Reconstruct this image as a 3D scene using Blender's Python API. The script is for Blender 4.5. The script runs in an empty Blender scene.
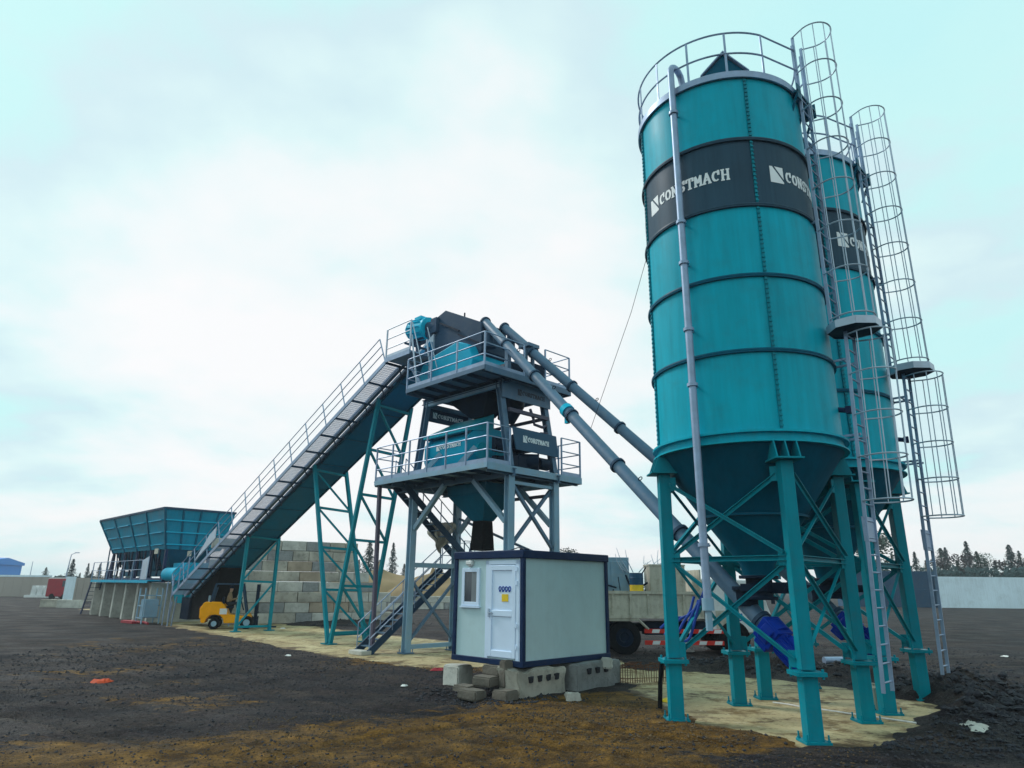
import bpy, math, random
import numpy as np
from mathutils import Vector, Matrix, noise
random.seed(7)
R = math.radians
scene = bpy.context.scene
C = scene.collection
# ------------------------------------------------------------------ camera
EYE = 2.3
pitch, roll, FPX = 0.2914, 0.0106, 670.17
cam = bpy.data.cameras.new('camera'); cam.sensor_width = 36; cam.lens = FPX/1024*36
cam.clip_start = .1; cam.clip_end = 3000
cam_o = bpy.data.objects.new('camera', cam); C.objects.link(cam_o); scene.camera = cam_o
fw = Vector((0, math.cos(pitch), math.sin(pitch))); up0 = Vector((0, -math.sin(pitch), math.cos(pitch))); X0 = Vector((1, 0, 0))
rt = X0*math.cos(roll)+up0*math.sin(roll); up = up0*math.cos(roll)-X0*math.sin(roll)
m3 = Matrix((rt, up, -fw)).transposed()
cam_o.matrix_world = Matrix.Translation((0, 0, EYE)) @ m3.to_4x4()
# ------------------------------------------------------------------ sky, sun, exposure
SUN_EL, SUN_AZ = 42, 150           # direction towards the sun: degrees, az counter-clockwise from +X
world = bpy.data.worlds.new('World'); scene.world = world; world.use_nodes = True
nt = world.node_tree; N = nt.nodes; L = nt.links; N.clear()
out = N.new('ShaderNodeOutputWorld'); bg = N.new('ShaderNodeBackground'); bg.inputs['Strength'].default_value = .1
sky = N.new('ShaderNodeTexSky'); sky.sky_type = 'NISHITA'; sky.sun_disc = False
sky.sun_elevation = R(SUN_EL); sky.sun_rotation = R(90-SUN_AZ); sky.air_density = 1.0; sky.dust_density = 1.5
tc = N.new('ShaderNodeTexCoord'); sep = N.new('ShaderNodeSeparateXYZ'); L.new(tc.outputs['Generated'], sep.inputs[0])
def mth(op, a, b=None, n=None):
    n = N.new('ShaderNodeMath'); n.operation = op
    for i, v in enumerate((a, b)):
        if v is None: continue
        if isinstance(v, (int, float)): n.inputs[i].default_value = v
        else: L.new(v, n.inputs[i])
    return n.outputs[0]
den = mth('ADD', mth('MAXIMUM', sep.outputs['Z'], 0.0), .22)
cx = mth('DIVIDE', sep.outputs['X'], den); cy = mth('DIVIDE', sep.outputs['Y'], den)
cmb = N.new('ShaderNodeCombineXYZ'); L.new(cx, cmb.inputs[0]); L.new(cy, cmb.inputs[1])
n1 = N.new('ShaderNodeTexNoise'); n1.inputs['Scale'].default_value = .75; n1.inputs['Detail'].default_value = 7; n1.inputs['Roughness'].default_value = .52; n1.inputs['Distortion'].default_value = .35
L.new(cmb.outputs[0], n1.inputs['Vector'])
n2 = N.new('ShaderNodeTexNoise'); n2.inputs['Scale'].default_value = 2.3; n2.inputs['Detail'].default_value = 5; n2.inputs['Roughness'].default_value = .5
L.new(cmb.outputs[0], n2.inputs['Vector'])
# the thin bright part of the overcast
dv = N.new('ShaderNodeVectorMath'); dv.operation = 'DOT_PRODUCT'; L.new(tc.outputs['Generated'], dv.inputs[0])
g = Vector((-.19, .86, .46)).normalized(); dv.inputs[1].default_value = g
gl = N.new('ShaderNodeMapRange'); gl.inputs['From Min'].default_value = .86; gl.inputs['From Max'].default_value = 1.0; gl.interpolation_type = 'SMOOTHSTEP'
L.new(dv.outputs['Value'], gl.inputs['Value'])
s = mth('ADD', mth('MULTIPLY', n1.outputs['Fac'], .80), mth('MULTIPLY', n2.outputs['Fac'], .40))
s = mth('SUBTRACT', s, .10)
s = mth('ADD', s, mth('MULTIPLY', gl.outputs[0], .17))
hz_ = N.new('ShaderNodeMapRange'); hz_.inputs['From Min'].default_value = .12; hz_.inputs['From Max'].default_value = .62; hz_.inputs['To Min'].default_value = .145; hz_.inputs['To Max'].default_value = -.045
L.new(sep.outputs['Z'], hz_.inputs['Value']); s = mth('ADD', s, hz_.outputs[0])
cr = N.new('ShaderNodeValToRGB'); L.new(s, cr.inputs[0])
el = cr.color_ramp.elements
K = 10.0
el[0].position = .38; el[0].color = (.425, .70, .715, 1)
el[1].position = .72; el[1].color = (.735, .74, .745, 1)
e = el.new(.46); e.color = (.455, .71, .71, 1)
e = el.new(.52); e.color = (.50, .65, .69, 1)
e = el.new(.575); e.color = (.56, .71, .72, 1)
e = el.new(.635); e.color = (.66, .725, .735, 1)
mul = N.new('ShaderNodeVectorMath'); mul.operation = 'SCALE'; L.new(cr.outputs[0], mul.inputs[0]); mul.inputs['Scale'].default_value = 10.0
mx = N.new('ShaderNodeMix'); mx.data_type = 'RGBA'; mx.inputs['Factor'].default_value = .97
L.new(sky.outputs[0], mx.inputs['A']); L.new(mul.outputs[0], mx.inputs['B']); L.new(mx.outputs['Result'], bg.inputs[0]); L.new(bg.outputs[0], out.inputs[0])
sun = bpy.data.lights.new('sun', 'SUN'); sun.energy = 1.5; sun.angle = R(14); sun.color = (1, .97, .93)
so = bpy.data.objects.new('sun', sun); C.objects.link(so)
sd = Vector((math.cos(R(SUN_EL))*math.cos(R(SUN_AZ)), math.cos(R(SUN_EL))*math.sin(R(SUN_AZ)), math.sin(R(SUN_EL))))
so.rotation_euler = sd.to_track_quat('Z', 'Y').to_euler(); so.location = (-40, 10, 60)
scene.view_settings.view_transform = 'Standard'; scene.view_settings.look = 'None'; scene.view_settings.gamma = 1; scene.view_settings.use_curve_mapping = False
scene.view_settings.exposure = 0.42
scene.cycles.max_bounces = 6
# ------------------------------------------------------------------ materials
def mat(name, col, rough=.5, metal=0.0, var=.12, vs=1.5, streak=0.0, dirt=0.0, dirtcol=(.10, .08, .06), bump=0.0, bs=30, spec=.28, alpha=1.0):
    m = bpy.data.materials.new(name); m.use_nodes = True; t = m.node_tree; n = t.nodes; l = t.links
    p = n['Principled BSDF']; p.inputs['Roughness'].default_value = rough; p.inputs['Metallic'].default_value = metal
    p.inputs['Specular IOR Level'].default_value = spec
    tc = n.new('ShaderNodeTexCoord')
    a = n.new('ShaderNodeTexNoise'); a.inputs['Scale'].default_value = vs; a.inputs['Detail'].default_value = 6; l.new(tc.outputs['Object'], a.inputs['Vector'])
    mr = n.new('ShaderNodeMapRange'); mr.inputs['From Min'].default_value = .3; mr.inputs['From Max'].default_value = .7
    mr.inputs['To Min'].default_value = 1-var; mr.inputs['To Max'].default_value = 1+var; l.new(a.outputs['Fac'], mr.inputs['Value'])
    sc = n.new('ShaderNodeVectorMath'); sc.operation = 'SCALE'; sc.inputs[0].default_value = col[:3]; l.new(mr.outputs[0], sc.inputs['Scale'])
    colr = sc.outputs[0]
    if streak:
        mp = n.new('ShaderNodeMapping'); mp.inputs['Scale'].default_value = (3.2, 3.2, .22); l.new(tc.outputs['Object'], mp.inputs[0])
        b = n.new('ShaderNodeTexNoise'); b.inputs['Scale'].default_value = 2.2; b.inputs['Detail'].default_value = 7; b.inputs['Roughness'].default_value = .65; l.new(mp.outputs[0], b.inputs['Vector'])
        r2 = n.new('ShaderNodeMapRange'); r2.inputs['From Min'].default_value = .35; r2.inputs['From Max'].default_value = .75; r2.inputs['To Min'].default_value = 1+streak*.5; r2.inputs['To Max'].default_value = 1-streak; l.new(b.outputs['Fac'], r2.inputs['Value'])
        s2 = n.new('ShaderNodeVectorMath'); s2.operation = 'SCALE'; l.new(colr, s2.inputs[0]); l.new(r2.outputs[0], s2.inputs['Scale']); colr = s2.outputs[0]
    if dirt:
        d = n.new('ShaderNodeTexNoise'); d.inputs['Scale'].default_value = vs*3.1; d.inputs['Detail'].default_value = 9; d.inputs['Roughness'].default_value = .7; l.new(tc.outputs['Object'], d.inputs['Vector'])
        r3 = n.new('ShaderNodeMapRange'); r3.inputs['From Min'].default_value = .5; r3.inputs['From Max'].default_value = .72; r3.inputs['To Max'].default_value = dirt; l.new(d.outputs['Fac'], r3.inputs['Value'])
        mi = n.new('ShaderNodeMix'); mi.data_type = 'RGBA'; l.new(r3.outputs[0], mi.inputs['Factor']); l.new(colr, mi.inputs['A']); mi.inputs['B'].default_value = (*dirtcol, 1); colr = mi.outputs['Result']
    l.new(colr, p.inputs['Base Color'])
    r4 = n.new('ShaderNodeMapRange'); r4.inputs['From Min'].default_value = .3; r4.inputs['From Max'].default_value = .7; r4.inputs['To Min'].default_value = max(0, rough-.1); r4.inputs['To Max'].default_value = min(1, rough+.12); l.new(a.outputs['Fac'], r4.inputs['Value']); l.new(r4.outputs[0], p.inputs['Roughness'])
    if bump:
        b = n.new('ShaderNodeTexNoise'); b.inputs['Scale'].default_value = bs; b.inputs['Detail'].default_value = 5; l.new(tc.outputs['Object'], b.inputs['Vector'])
        bp = n.new('ShaderNodeBump'); bp.inputs['Strength'].default_value = bump; bp.inputs['Distance'].default_value = .03; l.new(b.outputs['Fac'], bp.inputs['Height']); l.new(bp.outputs[0], p.inputs['Normal'])
    if alpha < 1: p.inputs['Alpha'].default_value = alpha
    return m
M = dict(
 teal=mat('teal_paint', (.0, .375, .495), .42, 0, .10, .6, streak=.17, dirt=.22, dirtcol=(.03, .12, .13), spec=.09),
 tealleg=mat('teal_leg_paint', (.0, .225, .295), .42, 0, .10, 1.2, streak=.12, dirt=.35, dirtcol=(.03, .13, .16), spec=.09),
 tealdark=mat('teal_shaded_paint', (.0, .10, .17), .45, 0, .1, .5, streak=.15, dirt=.2, dirtcol=(.02, .06, .07), spec=.09),  # darker teal: shadow on covered sides is put into this base colour
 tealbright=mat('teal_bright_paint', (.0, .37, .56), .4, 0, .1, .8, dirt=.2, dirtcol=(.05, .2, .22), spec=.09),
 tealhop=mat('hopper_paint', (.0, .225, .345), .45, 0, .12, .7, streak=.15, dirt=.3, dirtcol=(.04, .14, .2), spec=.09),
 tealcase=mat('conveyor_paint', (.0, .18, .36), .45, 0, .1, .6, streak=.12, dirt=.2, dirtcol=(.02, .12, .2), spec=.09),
 signblue=mat('sign_panel_paint', (.035, .10, .175), .5, 0, .12, 1, spec=.15),
 striped=mat('red_reflective', (.62, .03, .02), .45, 0, .1, 3, dirt=.3),
 aqua=mat('motor_paint', (.0, .46, .66), .4, 0, .1, 3, spec=.09),
 band=mat('dark_band_paint', (.030, .072, .112), .45, 0, .15, .8, streak=.2, spec=.09),
 logo=mat('white_lettering', (.8, .84, .86), .5, 0, .05, 3),
 logod=mat('dark_lettering', (.02, .03, .05), .5),
 galv=mat('galvanised_steel', (.27, .36, .50), .45, .35, .18, 3, dirt=.3, dirtcol=(.2, .2, .24)),
 galvl=mat('bright_galvanised_steel', (.42, .50, .60), .42, .25, .15, 3),
 grey=mat('grey_blue_paint', (.085, .165, .26), .5, 0, .12, 1.5, dirt=.35, dirtcol=(.25, .26, .26)),
 greyd=mat('dark_grey_paint', (.026, .062, .115), .5, 0, .15, 1, dirt=.2, dirtcol=(.12, .14, .15), spec=.09),
 greyl=mat('pale_grey_paint', (.23, .38, .50), .5, 0, .12, 1.5, dirt=.4, dirtcol=(.35, .34, .3)),
 purple=mat('primer_steel', (.09, .08, .12), .6, 0, .15, 2),
 black=mat('black_rubber', (.006, .007, .010), .7, 0, .2, 4, dirt=.3, dirtcol=(.06, .05, .045), spec=.09),
 dark=mat('dark_steel', (.007, .018, .04), .55, 0, .2, 3, spec=.09),
 blue=mat('blue_motor_paint', (.0, .03, .30), .4, 0, .15, 3, dirt=.25, dirtcol=(.03, .04, .12), spec=.09),
 navy=mat('navy_frame_paint', (.012, .030, .085), .4, 0, .15, 2, dirt=.3, dirtcol=(.05, .05, .06), spec=.09),
 panel=mat('cabin_panel', (.50, .665, .70), .55, 0, .05, 1.2, streak=.03, dirt=.12, dirtcol=(.25, .28, .26)),
 pvc=mat('white_pvc', (.66, .79, .97), .35, 0, .03, 2),
 glass=mat('window_glass', (.06, .07, .09), .08, 0, .1, 1, spec=.8),
 curtain=mat('grey_curtain', (.2, .22, .24), .8),
 orange=mat('orange_paint', (.92, .37, .0), .4, 0, .06, 2, dirt=.25, dirtcol=(.3, .12, .02), spec=.1),
 yellow=mat('yellow_paint', (.8, .55, .03), .5, 0, .1, 3, dirt=.3),
 red=mat('red_paint', (.33, .02, .035), .5, 0, .12, 3, dirt=.3),
 white=mat('white_paint', (.7, .72, .72), .5, 0, .08, 2, dirt=.3, dirtcol=(.3, .27, .22)),
 cream=mat('weathered_cream_paint', (.50, .48, .40), .6, 0, .12, 1.5, streak=.2, dirt=.6, dirtcol=(.18, .13, .08)),
 concrete=mat('concrete', (.40, .375, .32), .85, 0, .3, 1.2, dirt=.75, dirtcol=(.16, .15, .13), bump=.5, bs=18),
 concl=mat('pale_concrete', (.50, .495, .45), .85, 0, .2, 1.5, dirt=.6, dirtcol=(.24, .22, .19), bump=.4, bs=18),
 concb=mat('grey_block_concrete', (.27, .28, .28), .9, 0, .22, 2.5, dirt=.5, dirtcol=(.1, .1, .1), bump=.8, bs=14),
 concw=mat('brown_block_concrete', (.36, .295, .225), .9, 0, .2, 1.5, dirt=.3, bump=.5, bs=15),
 paver=mat('paving_stone', (.14, .125, .105), .9, 0, .2, 4, dirt=.4, bump=.6, bs=20),
 slab=None, ground=None,
 sand=mat('sand', (.26, .18, .095), .95, 0, .2, .35, dirt=.5, dirtcol=(.25, .16, .07), bump=.5, bs=3),
 trunk=mat('bark', (.09, .065, .05), .9),
 spruce=mat('spruce_needles', (.022, .048, .038), .8, 0, .35, 1.5),
 spruceb=mat('far_spruce_needles', (.022, .048, .052), .8, 0, .35, 1.5),
 leaf=mat('leaf_green', (.035, .065, .045), .8, 0, .35, 1.2),
 leafr=mat('leaf_reddish', (.065, .048, .055), .8, 0, .35, 1.2),
 farblue=mat('blue_cladding', (.01, .24, .72), .5, 0, .05, .1),
 contblue=mat('container_blue', (.008, .065, .14), .5, 0, .12, .4, dirt=.2),
 wallw=mat('white_precast', (.70, .82, .90), .8, 0, .08, .25, streak=.12, dirt=.35, dirtcol=(.38, .44, .46)),
 wallb=mat('beige_wall', (.36, .32, .29), .85, 0, .1, .2),
 rust=mat('rusty_steel', (.13, .06, .035), .8, 0, .3, 6),
 skin=mat('skin', (.45, .28, .2), .6), jacket=mat('tan_jacket', (.27, .19, .11), .85, 0, .15, 6), trousers=mat('dark_trousers', (.025, .03, .045), .85),
 sheet=mat('plastic_sheet', (.55, .52, .45), .5, 0, .15, 5, alpha=.85),
 rag=mat('orange_rag', (.55, .07, .02), .8, 0, .25, 8),
 litter=mat('white_litter', (.7, .7, .68), .7, 0, .15, 8),
 bluehose=mat('blue_hose', (.01, .06, .36), .35, 0, .15, 8),
)
# ------------------------------------------------------------------ mesh builder
def V3(a): return Vector(a)
class MB:
    def __init__(s): s.v = []; s.f = []; s.mi = []; s.st = []
    def add(s, vs, fs, mi=0):
        b = len(s.v); s.st.append((b, len(s.f))); s.v += [tuple(v) for v in vs]
        for f in fs: s.f.append([b+i for i in f]); s.mi.append(mi)
        return s
    def box(s, c, sz, rz=0.0, mi=0, taper=1.0):
        x, y, z = [q/2 for q in sz]; ca, sa = math.cos(rz), math.sin(rz)
        vs = []
        for k, zz in ((1, -z), (taper, z)):
            for (a, b) in ((-x, -y), (x, -y), (x, y), (-x, y)):
                a, b = a*k, b*k
                vs.append((c[0]+a*ca-b*sa, c[1]+a*sa+b*ca, c[2]+zz))
        return s.add(vs, [(3, 2, 1, 0), (4, 5, 6, 7), (0, 1, 5, 4), (1, 2, 6, 5), (2, 3, 7, 6), (3, 0, 4, 7)], mi)
    def b2(s, a, b, mi=0):
        return s.box([(a[i]+b[i])/2 for i in range(3)], [abs(b[i]-a[i]) for i in range(3)], 0, mi)
    def beam(s, p0, p1, w, h=None, up=(0, 0, 1), mi=0, prof='box', t=.02):
        h = h or w; p0, p1 = V3(p0), V3(p1); d = (p1-p0).normalized(); up = V3(up)
        if abs(d.dot(up)) > .97: up = Vector((1, 0, 0)) if abs(d.x) < .9 else Vector((0, 1, 0))
        x = d.cross(up).normalized(); y = x.cross(d).normalized()
        def bar(x0, x1, y0, y1):
            vs = []
            for p in (p0, p1):
                for (a, b) in ((x0, y0), (x1, y0), (x1, y1), (x0, y1)): vs.append(p+x*a+y*b)
            s.add(vs, [(3, 2, 1, 0), (4, 5, 6, 7), (0, 1, 5, 4), (1, 2, 6, 5), (2, 3, 7, 6), (3, 0, 4, 7)], mi)
        if prof == 'box': bar(-w/2, w/2, -h/2, h/2)
        elif prof == 'H':
            bar(-w/2, w/2, -h/2, -h/2+t); bar(-w/2, w/2, h/2-t, h/2); bar(-t/2, t/2, -h/2+t, h/2-t)
        elif prof == 'U':
            bar(-w/2, w/2, -h/2, -h/2+t); bar(-w/2, w/2, h/2-t, h/2); bar(-w/2, -w/2+t, -h/2+t, h/2-t)
        elif prof == 'L':
            bar(-w/2, w/2, -h/2, -h/2+t); bar(-w/2, -w/2+t, -h/2+t, h/2)
        return s
    def tube(s, pts, r, n=8, mi=0, cap=True):
        pts = [V3(p) for p in pts]; rs = r if isinstance(r, (list, tuple)) else [r]*len(pts)
        vs = []; prev = None
        for i, p in enumerate(pts):
            d = (pts[min(i+1, len(pts)-1)]-pts[max(i-1, 0)]).normalized()
            if prev is None:
                a = Vector((0, 0, 1)) if abs(d.z) < .9 else Vector((1, 0, 0)); x = d.cross(a).normalized()
            else:
                x = (prev-d*prev.dot(d)).normalized()
            prev = x; y = d.cross(x)
            for k in range(n):
                t = 2*math.pi*k/n; vs.append(p+x*math.cos(t)*rs[i]+y*math.sin(t)*rs[i])
        fs = []
        for i in range(len(pts)-1):
            for k in range(n): fs.append((i*n+k, i*n+(k+1) % n, (i+1)*n+(k+1) % n, (i+1)*n+k))
        if cap: fs.append(tuple(range(n-1, -1, -1))); fs.append(tuple((len(pts)-1)*n+k for k in range(n)))
        return s.add(vs, fs, mi)
    def lathe(s, prof, n=48, c=(0, 0, 0), mi=0, a0=0, a1=360, closed=True):
        full = abs(a1-a0) >= 359.9; m = n if full else n+1; vs = []
        for (r, z) in prof:
            for k in range(m):
                t = R(a0+(a1-a0)*k/n); vs.append((c[0]+r*math.cos(t), c[1]+r*math.sin(t), c[2]+z))
        fs = []
        for i in range(len(prof)-1):
            for k in range(n):
                k2 = (k+1) % m; fs.append((i*m+k, i*m+k2, (i+1)*m+k2, (i+1)*m+k))
        return s.add(vs, fs, mi)
    def prism(s, poly, ax, d0, d1, mi=0):
        """polygon in the plane of the two other axes, extruded along axis ax"""
        n = len(poly); vs = []
        for d in (d0, d1):
            for (a, b) in poly: vs.append({0: (d, a, b), 1: (a, d, b), 2: (a, b, d)}[ax])
        fs = [tuple(range(n-1, -1, -1)), tuple(range(n, 2*n))]+[(i, (i+1) % n, n+(i+1) % n, n+i) for i in range(n)]
        return s.add(vs, fs, mi)
    def build(s, name, mats, parent=None, off=None, smooth=True, bevel=0.0):
        me = bpy.data.meshes.new(name)
        ox, oy, oz = off if off else (tuple(parent['off']) if parent and 'off' in parent else (0, 0, 0))
        me.from_pydata([(a-ox, b-oy, c-oz) for a, b, c in s.v], [], s.f)
        mats = mats if isinstance(mats, (list, tuple)) else [mats]
        for m in mats: me.materials.append(M[m] if isinstance(m, str) else m)
        if len(mats) > 1: me.polygons.foreach_set('material_index', s.mi)
        me.validate(); me.update()
        import bmesh
        bm = bmesh.new(); bm.from_mesh(me); bmesh.ops.recalc_face_normals(bm, faces=bm.faces); bm.to_mesh(me); bm.free()
        if smooth:
            me.shade_smooth(); me.set_sharp_from_angle(angle=R(32))
        o = bpy.data.objects.new(name, me); C.objects.link(o)
        if parent: o.parent = parent
        if bevel:
            b = o.modifiers.new('bevel', 'BEVEL'); b.width = bevel; b.segments = 2; b.limit_method = 'ANGLE'; b.angle_limit = R(40)
        return o
OFFS = {}
def empty(name, label, cat, loc=(0, 0, 0), rz=0, group=None, off=None):
    o = bpy.data.objects.new(name, None); o.empty_display_size = .3; C.objects.link(o); o.location = loc; o.rotation_euler = (0, 0, rz)
    o['label'] = label; o['category'] = cat
    if group: o['group'] = group
    if off: OFFS[o.name] = off
    return o
def part(mb, name, m, parent, smooth=True, bevel=0.0):
    p = parent
    while p.parent: p = p.parent
    return mb.build(name, m, parent, OFFS.get(p.name), smooth, bevel)
def each(mb, name, m, parent, k=1, **kw):
    """every k consecutive pieces of the builder become one part of their own"""
    st = mb.st[::k]+[(len(mb.v), len(mb.f))]; r = []
    for (v0, f0), (v1, f1) in zip(st, st[1:]):
        q = MB(); q.v = mb.v[v0:v1]; q.f = [[i-v0 for i in f] for f in mb.f[f0:f1]]; q.mi = mb.mi[f0:f1]; r.append(part(q, name, m, parent, **kw))
    return r
def tag(o, label, cat, group=None, kind=None):
    if label: o['label'] = label
    if cat: o['category'] = cat
    if group: o['group'] = group
    if kind: o['kind'] = kind
    return o
def struct(mb, name, m, smooth=True):
    o = mb.build(name, m, smooth=smooth); o['kind'] = 'structure'; return o
def copy_tree(o, parent=None, loc=None, rz=None, label=None, scale=None):
    c = o.copy(); C.objects.link(c); c.parent = parent
    if loc is not None: c.location = loc
    if rz is not None: c.rotation_euler = (0, 0, rz)
    if scale is not None: c.scale = scale
    if label: c['label'] = label
    for ch in [x for x in bpy.data.objects if x.parent == o]: copy_tree(ch, c)
    return c
# plant frame: u along the conveyor, w across it
ANG = R(-45.5); U = Vector((math.cos(ANG), math.sin(ANG), 0)); W = Vector((-U.y, U.x, 0)); O = Vector((-3.55, 24.7, 0))
def wor(u, w, z=0): return O+U*u+W*w+Vector((0, 0, z))
def plant(name, label, cat, u0, w0, group=None): return empty(name, label, cat, wor(u0, w0), ANG, group, (u0, w0, 0))
# ray helper: only used to put far things at a chosen real distance
def at(px, dist, z=0.0):
    x = (px-512)/FPX; y = (384-590)/FPX
    x, y = x*math.cos(roll)-y*math.sin(roll), x*math.sin(roll)+y*math.cos(roll)
    dx, dy = x, math.cos(pitch)-y*math.sin(pitch); k = dist/math.hypot(dx, dy)
    return Vector((dx*k, dy*k, z))
# ------------------------------------------------------------------ slab serif strokes for the writing
def arc(cx, cy, rx, ry, a0, a1, n=10): return [(cx+rx*math.cos(R(a0+(a1-a0)*i/n)), cy+ry*math.sin(R(a0+(a1-a0)*i/n))) for i in range(n+1)]
T_ = .12
GL = {
 'C': [arc(.5, .5, .36, .38, 50, 310, 12), [(.80, .62), (.80, .95)]],
 'O': [arc(.5, .5, .36, .38, 0, 360, 16)],
 'N': [[(.2, .12), (.2, .88)], [(.8, .12), (.8, .88)], [(.2, .9), (.8, .1)], [(.02, .07), (.40, .07)], [(.0, .93), (.3, .93)], [(.6, .93), (1.0, .93)]],
 'S': [arc(.5, .70, .28, .21, 20, 250, 8)+arc(.5, .30, .29, .21, 80, -160, 8), [(.80, .68), (.80, .95)], [(.18, .05), (.18, .32)]],
 'T': [[(.5, .12), (.5, .85)], [(.08, .92), (.92, .92)], [(.28, .07), (.72, .07)], [(.08, .68), (.08, .9)], [(.92, .68), (.92, .9)]],
 'M': [[(.17, .12), (.17, .88)], [(.83, .12), (.83, .88)], [(.17, .9), (.5, .35), (.83, .9)], [(.0, .07), (.34, .07)], [(.66, .07), (1., .07)]],
 'A': [[(.15, .1), (.5, .92), (.85, .1)], [(.28, .36), (.72, .36)], [(.0, .07), (.34, .07)], [(.66, .07), (1., .07)]],
 'H': [[(.2, .12), (.2, .88)], [(.8, .12), (.8, .88)], [(.2, .5), (.8, .5)], [(.03, .07), (.37, .07)], [(.63, .07), (.97, .07)], [(.03, .93), (.37, .93)], [(.63, .93), (.97, .93)]],
}
def lettering(text, f, x0, h, cw, thick=.085, icon=True, gap=1.08):
    """f(x, y, d) -> point; raised strokes; returns an MB"""
    mb = MB(); k = 0; x = x0
    def poly(ps):
        nonlocal k
        k += 1; d = .004+.0002*(k % 14)
        vs = [f(a, b, d) for a, b in ps]+[f(a, b, 0) for a, b in ps]; n = len(ps)
        mb.add(vs, [tuple(range(n))]+[(i, (i+1) % n, n+(i+1) % n, n+i) for i in range(n)])
    if icon:
        s = h*1.35; y0 = -h*.17
        poly([(x, y0+s), (x+s*.16, y0+s), (x+s*.84, y0+s*.10), (x+s*.84, y0), (x, y0)])
        poly([(x+s*.30, y0+s), (x+s*.84, y0+s), (x+s*.84, y0+s*.28)])
        x += s*1.0
    for ch in text:
        for st in GL[ch]:
            pp = [(x+a*cw, b*h) for a, b in st]
            for i in range(len(pp)-1):
                (ax, ay), (bx, by) = pp[i], pp[i+1]; dx, dy = bx-ax, by-ay; q = math.hypot(dx, dy) or 1
                t = thick*h*(1.25 if abs(dy) > abs(dx) else .8); nx, ny = -dy/q*t, dx/q*t; ex, ey = dx/q*t*.45, dy/q*t*.45
                poly([(ax-nx-ex, ay-ny-ey), (bx-nx+ex, by-ny+ey), (bx+nx+ex, by+ny+ey), (ax+nx-ex, ay+ny-ey)])
        x += cw*gap
    return mb
def railing(mb, pts, h=1.1, r=.022, mids=(.38, .74), step=1.2, toe=True, mi=0, ends=True):
    pts = [V3(p) for p in pts]
    for i in range(len(pts)-1):
        a, b = pts[i], pts[i+1]; n = max(1, round((b-a).length/step))
        for k in range(n+1):
            if k == 0 and i > 0: continue
            p = a.lerp(b, k/n); mb.beam(p+Vector((0, 0, -.1)), p+Vector((0, 0, h)), r*2, r*2, mi=mi)
        for m in (*mids, h): mb.tube([a+Vector((0, 0, m)), b+Vector((0, 0, m))], r*.85, 6, mi)
        if toe: mb.beam(a+Vector((0, 0, .08)), b+Vector((0, 0, .08)), .012, .14, mi=mi)
# ------------------------------------------------------------------ ground
PAD = [(-48, 1.0), (-29, .2), (-20, -1.2), (-9, -2.0), (0, -2.5), (3.6, -2.2), (5.0, -.6), (7.4, 1.2), (9.6, -.8), (11.5, -2.3), (13.0, -3.4), (15.2, -3.9), (16.1, -2.6), (16.4, 1.0), (15.6, 3.2), (13.6, 3.4), (11.7, 3.8), (8.6, 4.1), (5, 4.2), (0, 4.9), (-5.4, 4.8), (-12, 5.0), (-22, 5.7), (-37.5, 6.6), (-48, 6.8)]
PADW = np.array([tuple(wor(a, b)[:2]) for a, b in PAD])
def sdist(x, y):
    """signed distance to the pad outline, negative inside"""
    best = 1e9; ins = False; n = len(PADW)
    for i in range(n):
        ax, ay = PADW[i]; bx, by = PADW[(i+1) % n]
        dx, dy = bx-ax, by-ay; t = max(0, min(1, ((x-ax)*dx+(y-ay)*dy)/(dx*dx+dy*dy)))
        best = min(best, (x-ax-t*dx)**2+(y-ay-t*dy)**2)
        if (ay > y) != (by > y) and x < (bx-ax)*(y-ay)/(by-ay)+ax: ins = not ins
    return -math.sqrt(best) if ins else math.sqrt(best)
def sm(a, b, x): t = max(0, min(1, (x-a)/(b-a))); return t*t*(3-2*t)
def fbm(x, y, s, o=4): return noise.fractal(Vector((x*s, y*s, 3.7)), 1.0, 2.0, o)
BUMPS = [(9.3, 15.9, 1.0, .26), (10.4, 16.6, 1.3, .28), (8.2, 13.7, .8, .20), (9.4, 14.4, 1.2, .24), (11.2, 17.4, 1.4, .20), (7.2, 11.9, .8, .14), (8.3, 12.6, .9, .15),
         (4.5, 21.6, 1.2, .18), (6.4, 21.2, 1.3, .22), (8.2, 20.6, 1.4, .26), (9.8, 19.6, 1.4, .3), (-1.6, 15.8, .8, .12), (-12, 43.5, 3, .12), (-9, 44, 3, .14), (-5.5, 40, 3, .1)]
LANES = [([(-20.24, 28.5), (-13.21, 23.29), (-6.2, 16.25), (-3.52, 14.47), (-1.25, 11.83), (.16, 10.03)], .9, .16),
         ([(-10.14, 14.64), (-6.7, 12.77), (-3.93, 11.34), (-1.69, 9.95)], .8, .17), ([(-2.35, 9.93), (-1.4, 11.3), (.2, 12.2), (2.15, 11.1), (3.41, 10.16), (5.5, 9.4)], .75, .15),
         ([(-27.1, 42.9), (-12.45, 27.15), (-5.44, 18.91), (-1.76, 14.58)], 1.0, .22), ([(5.85, 32.0), (11.3, 27.8), (21, 34), (31, 43)], 1.1, .25), ([(7.5, 25.5), (11.3, 22.6), (17.1, 24.2), (26, 30)], 1.0, .22)]
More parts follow.
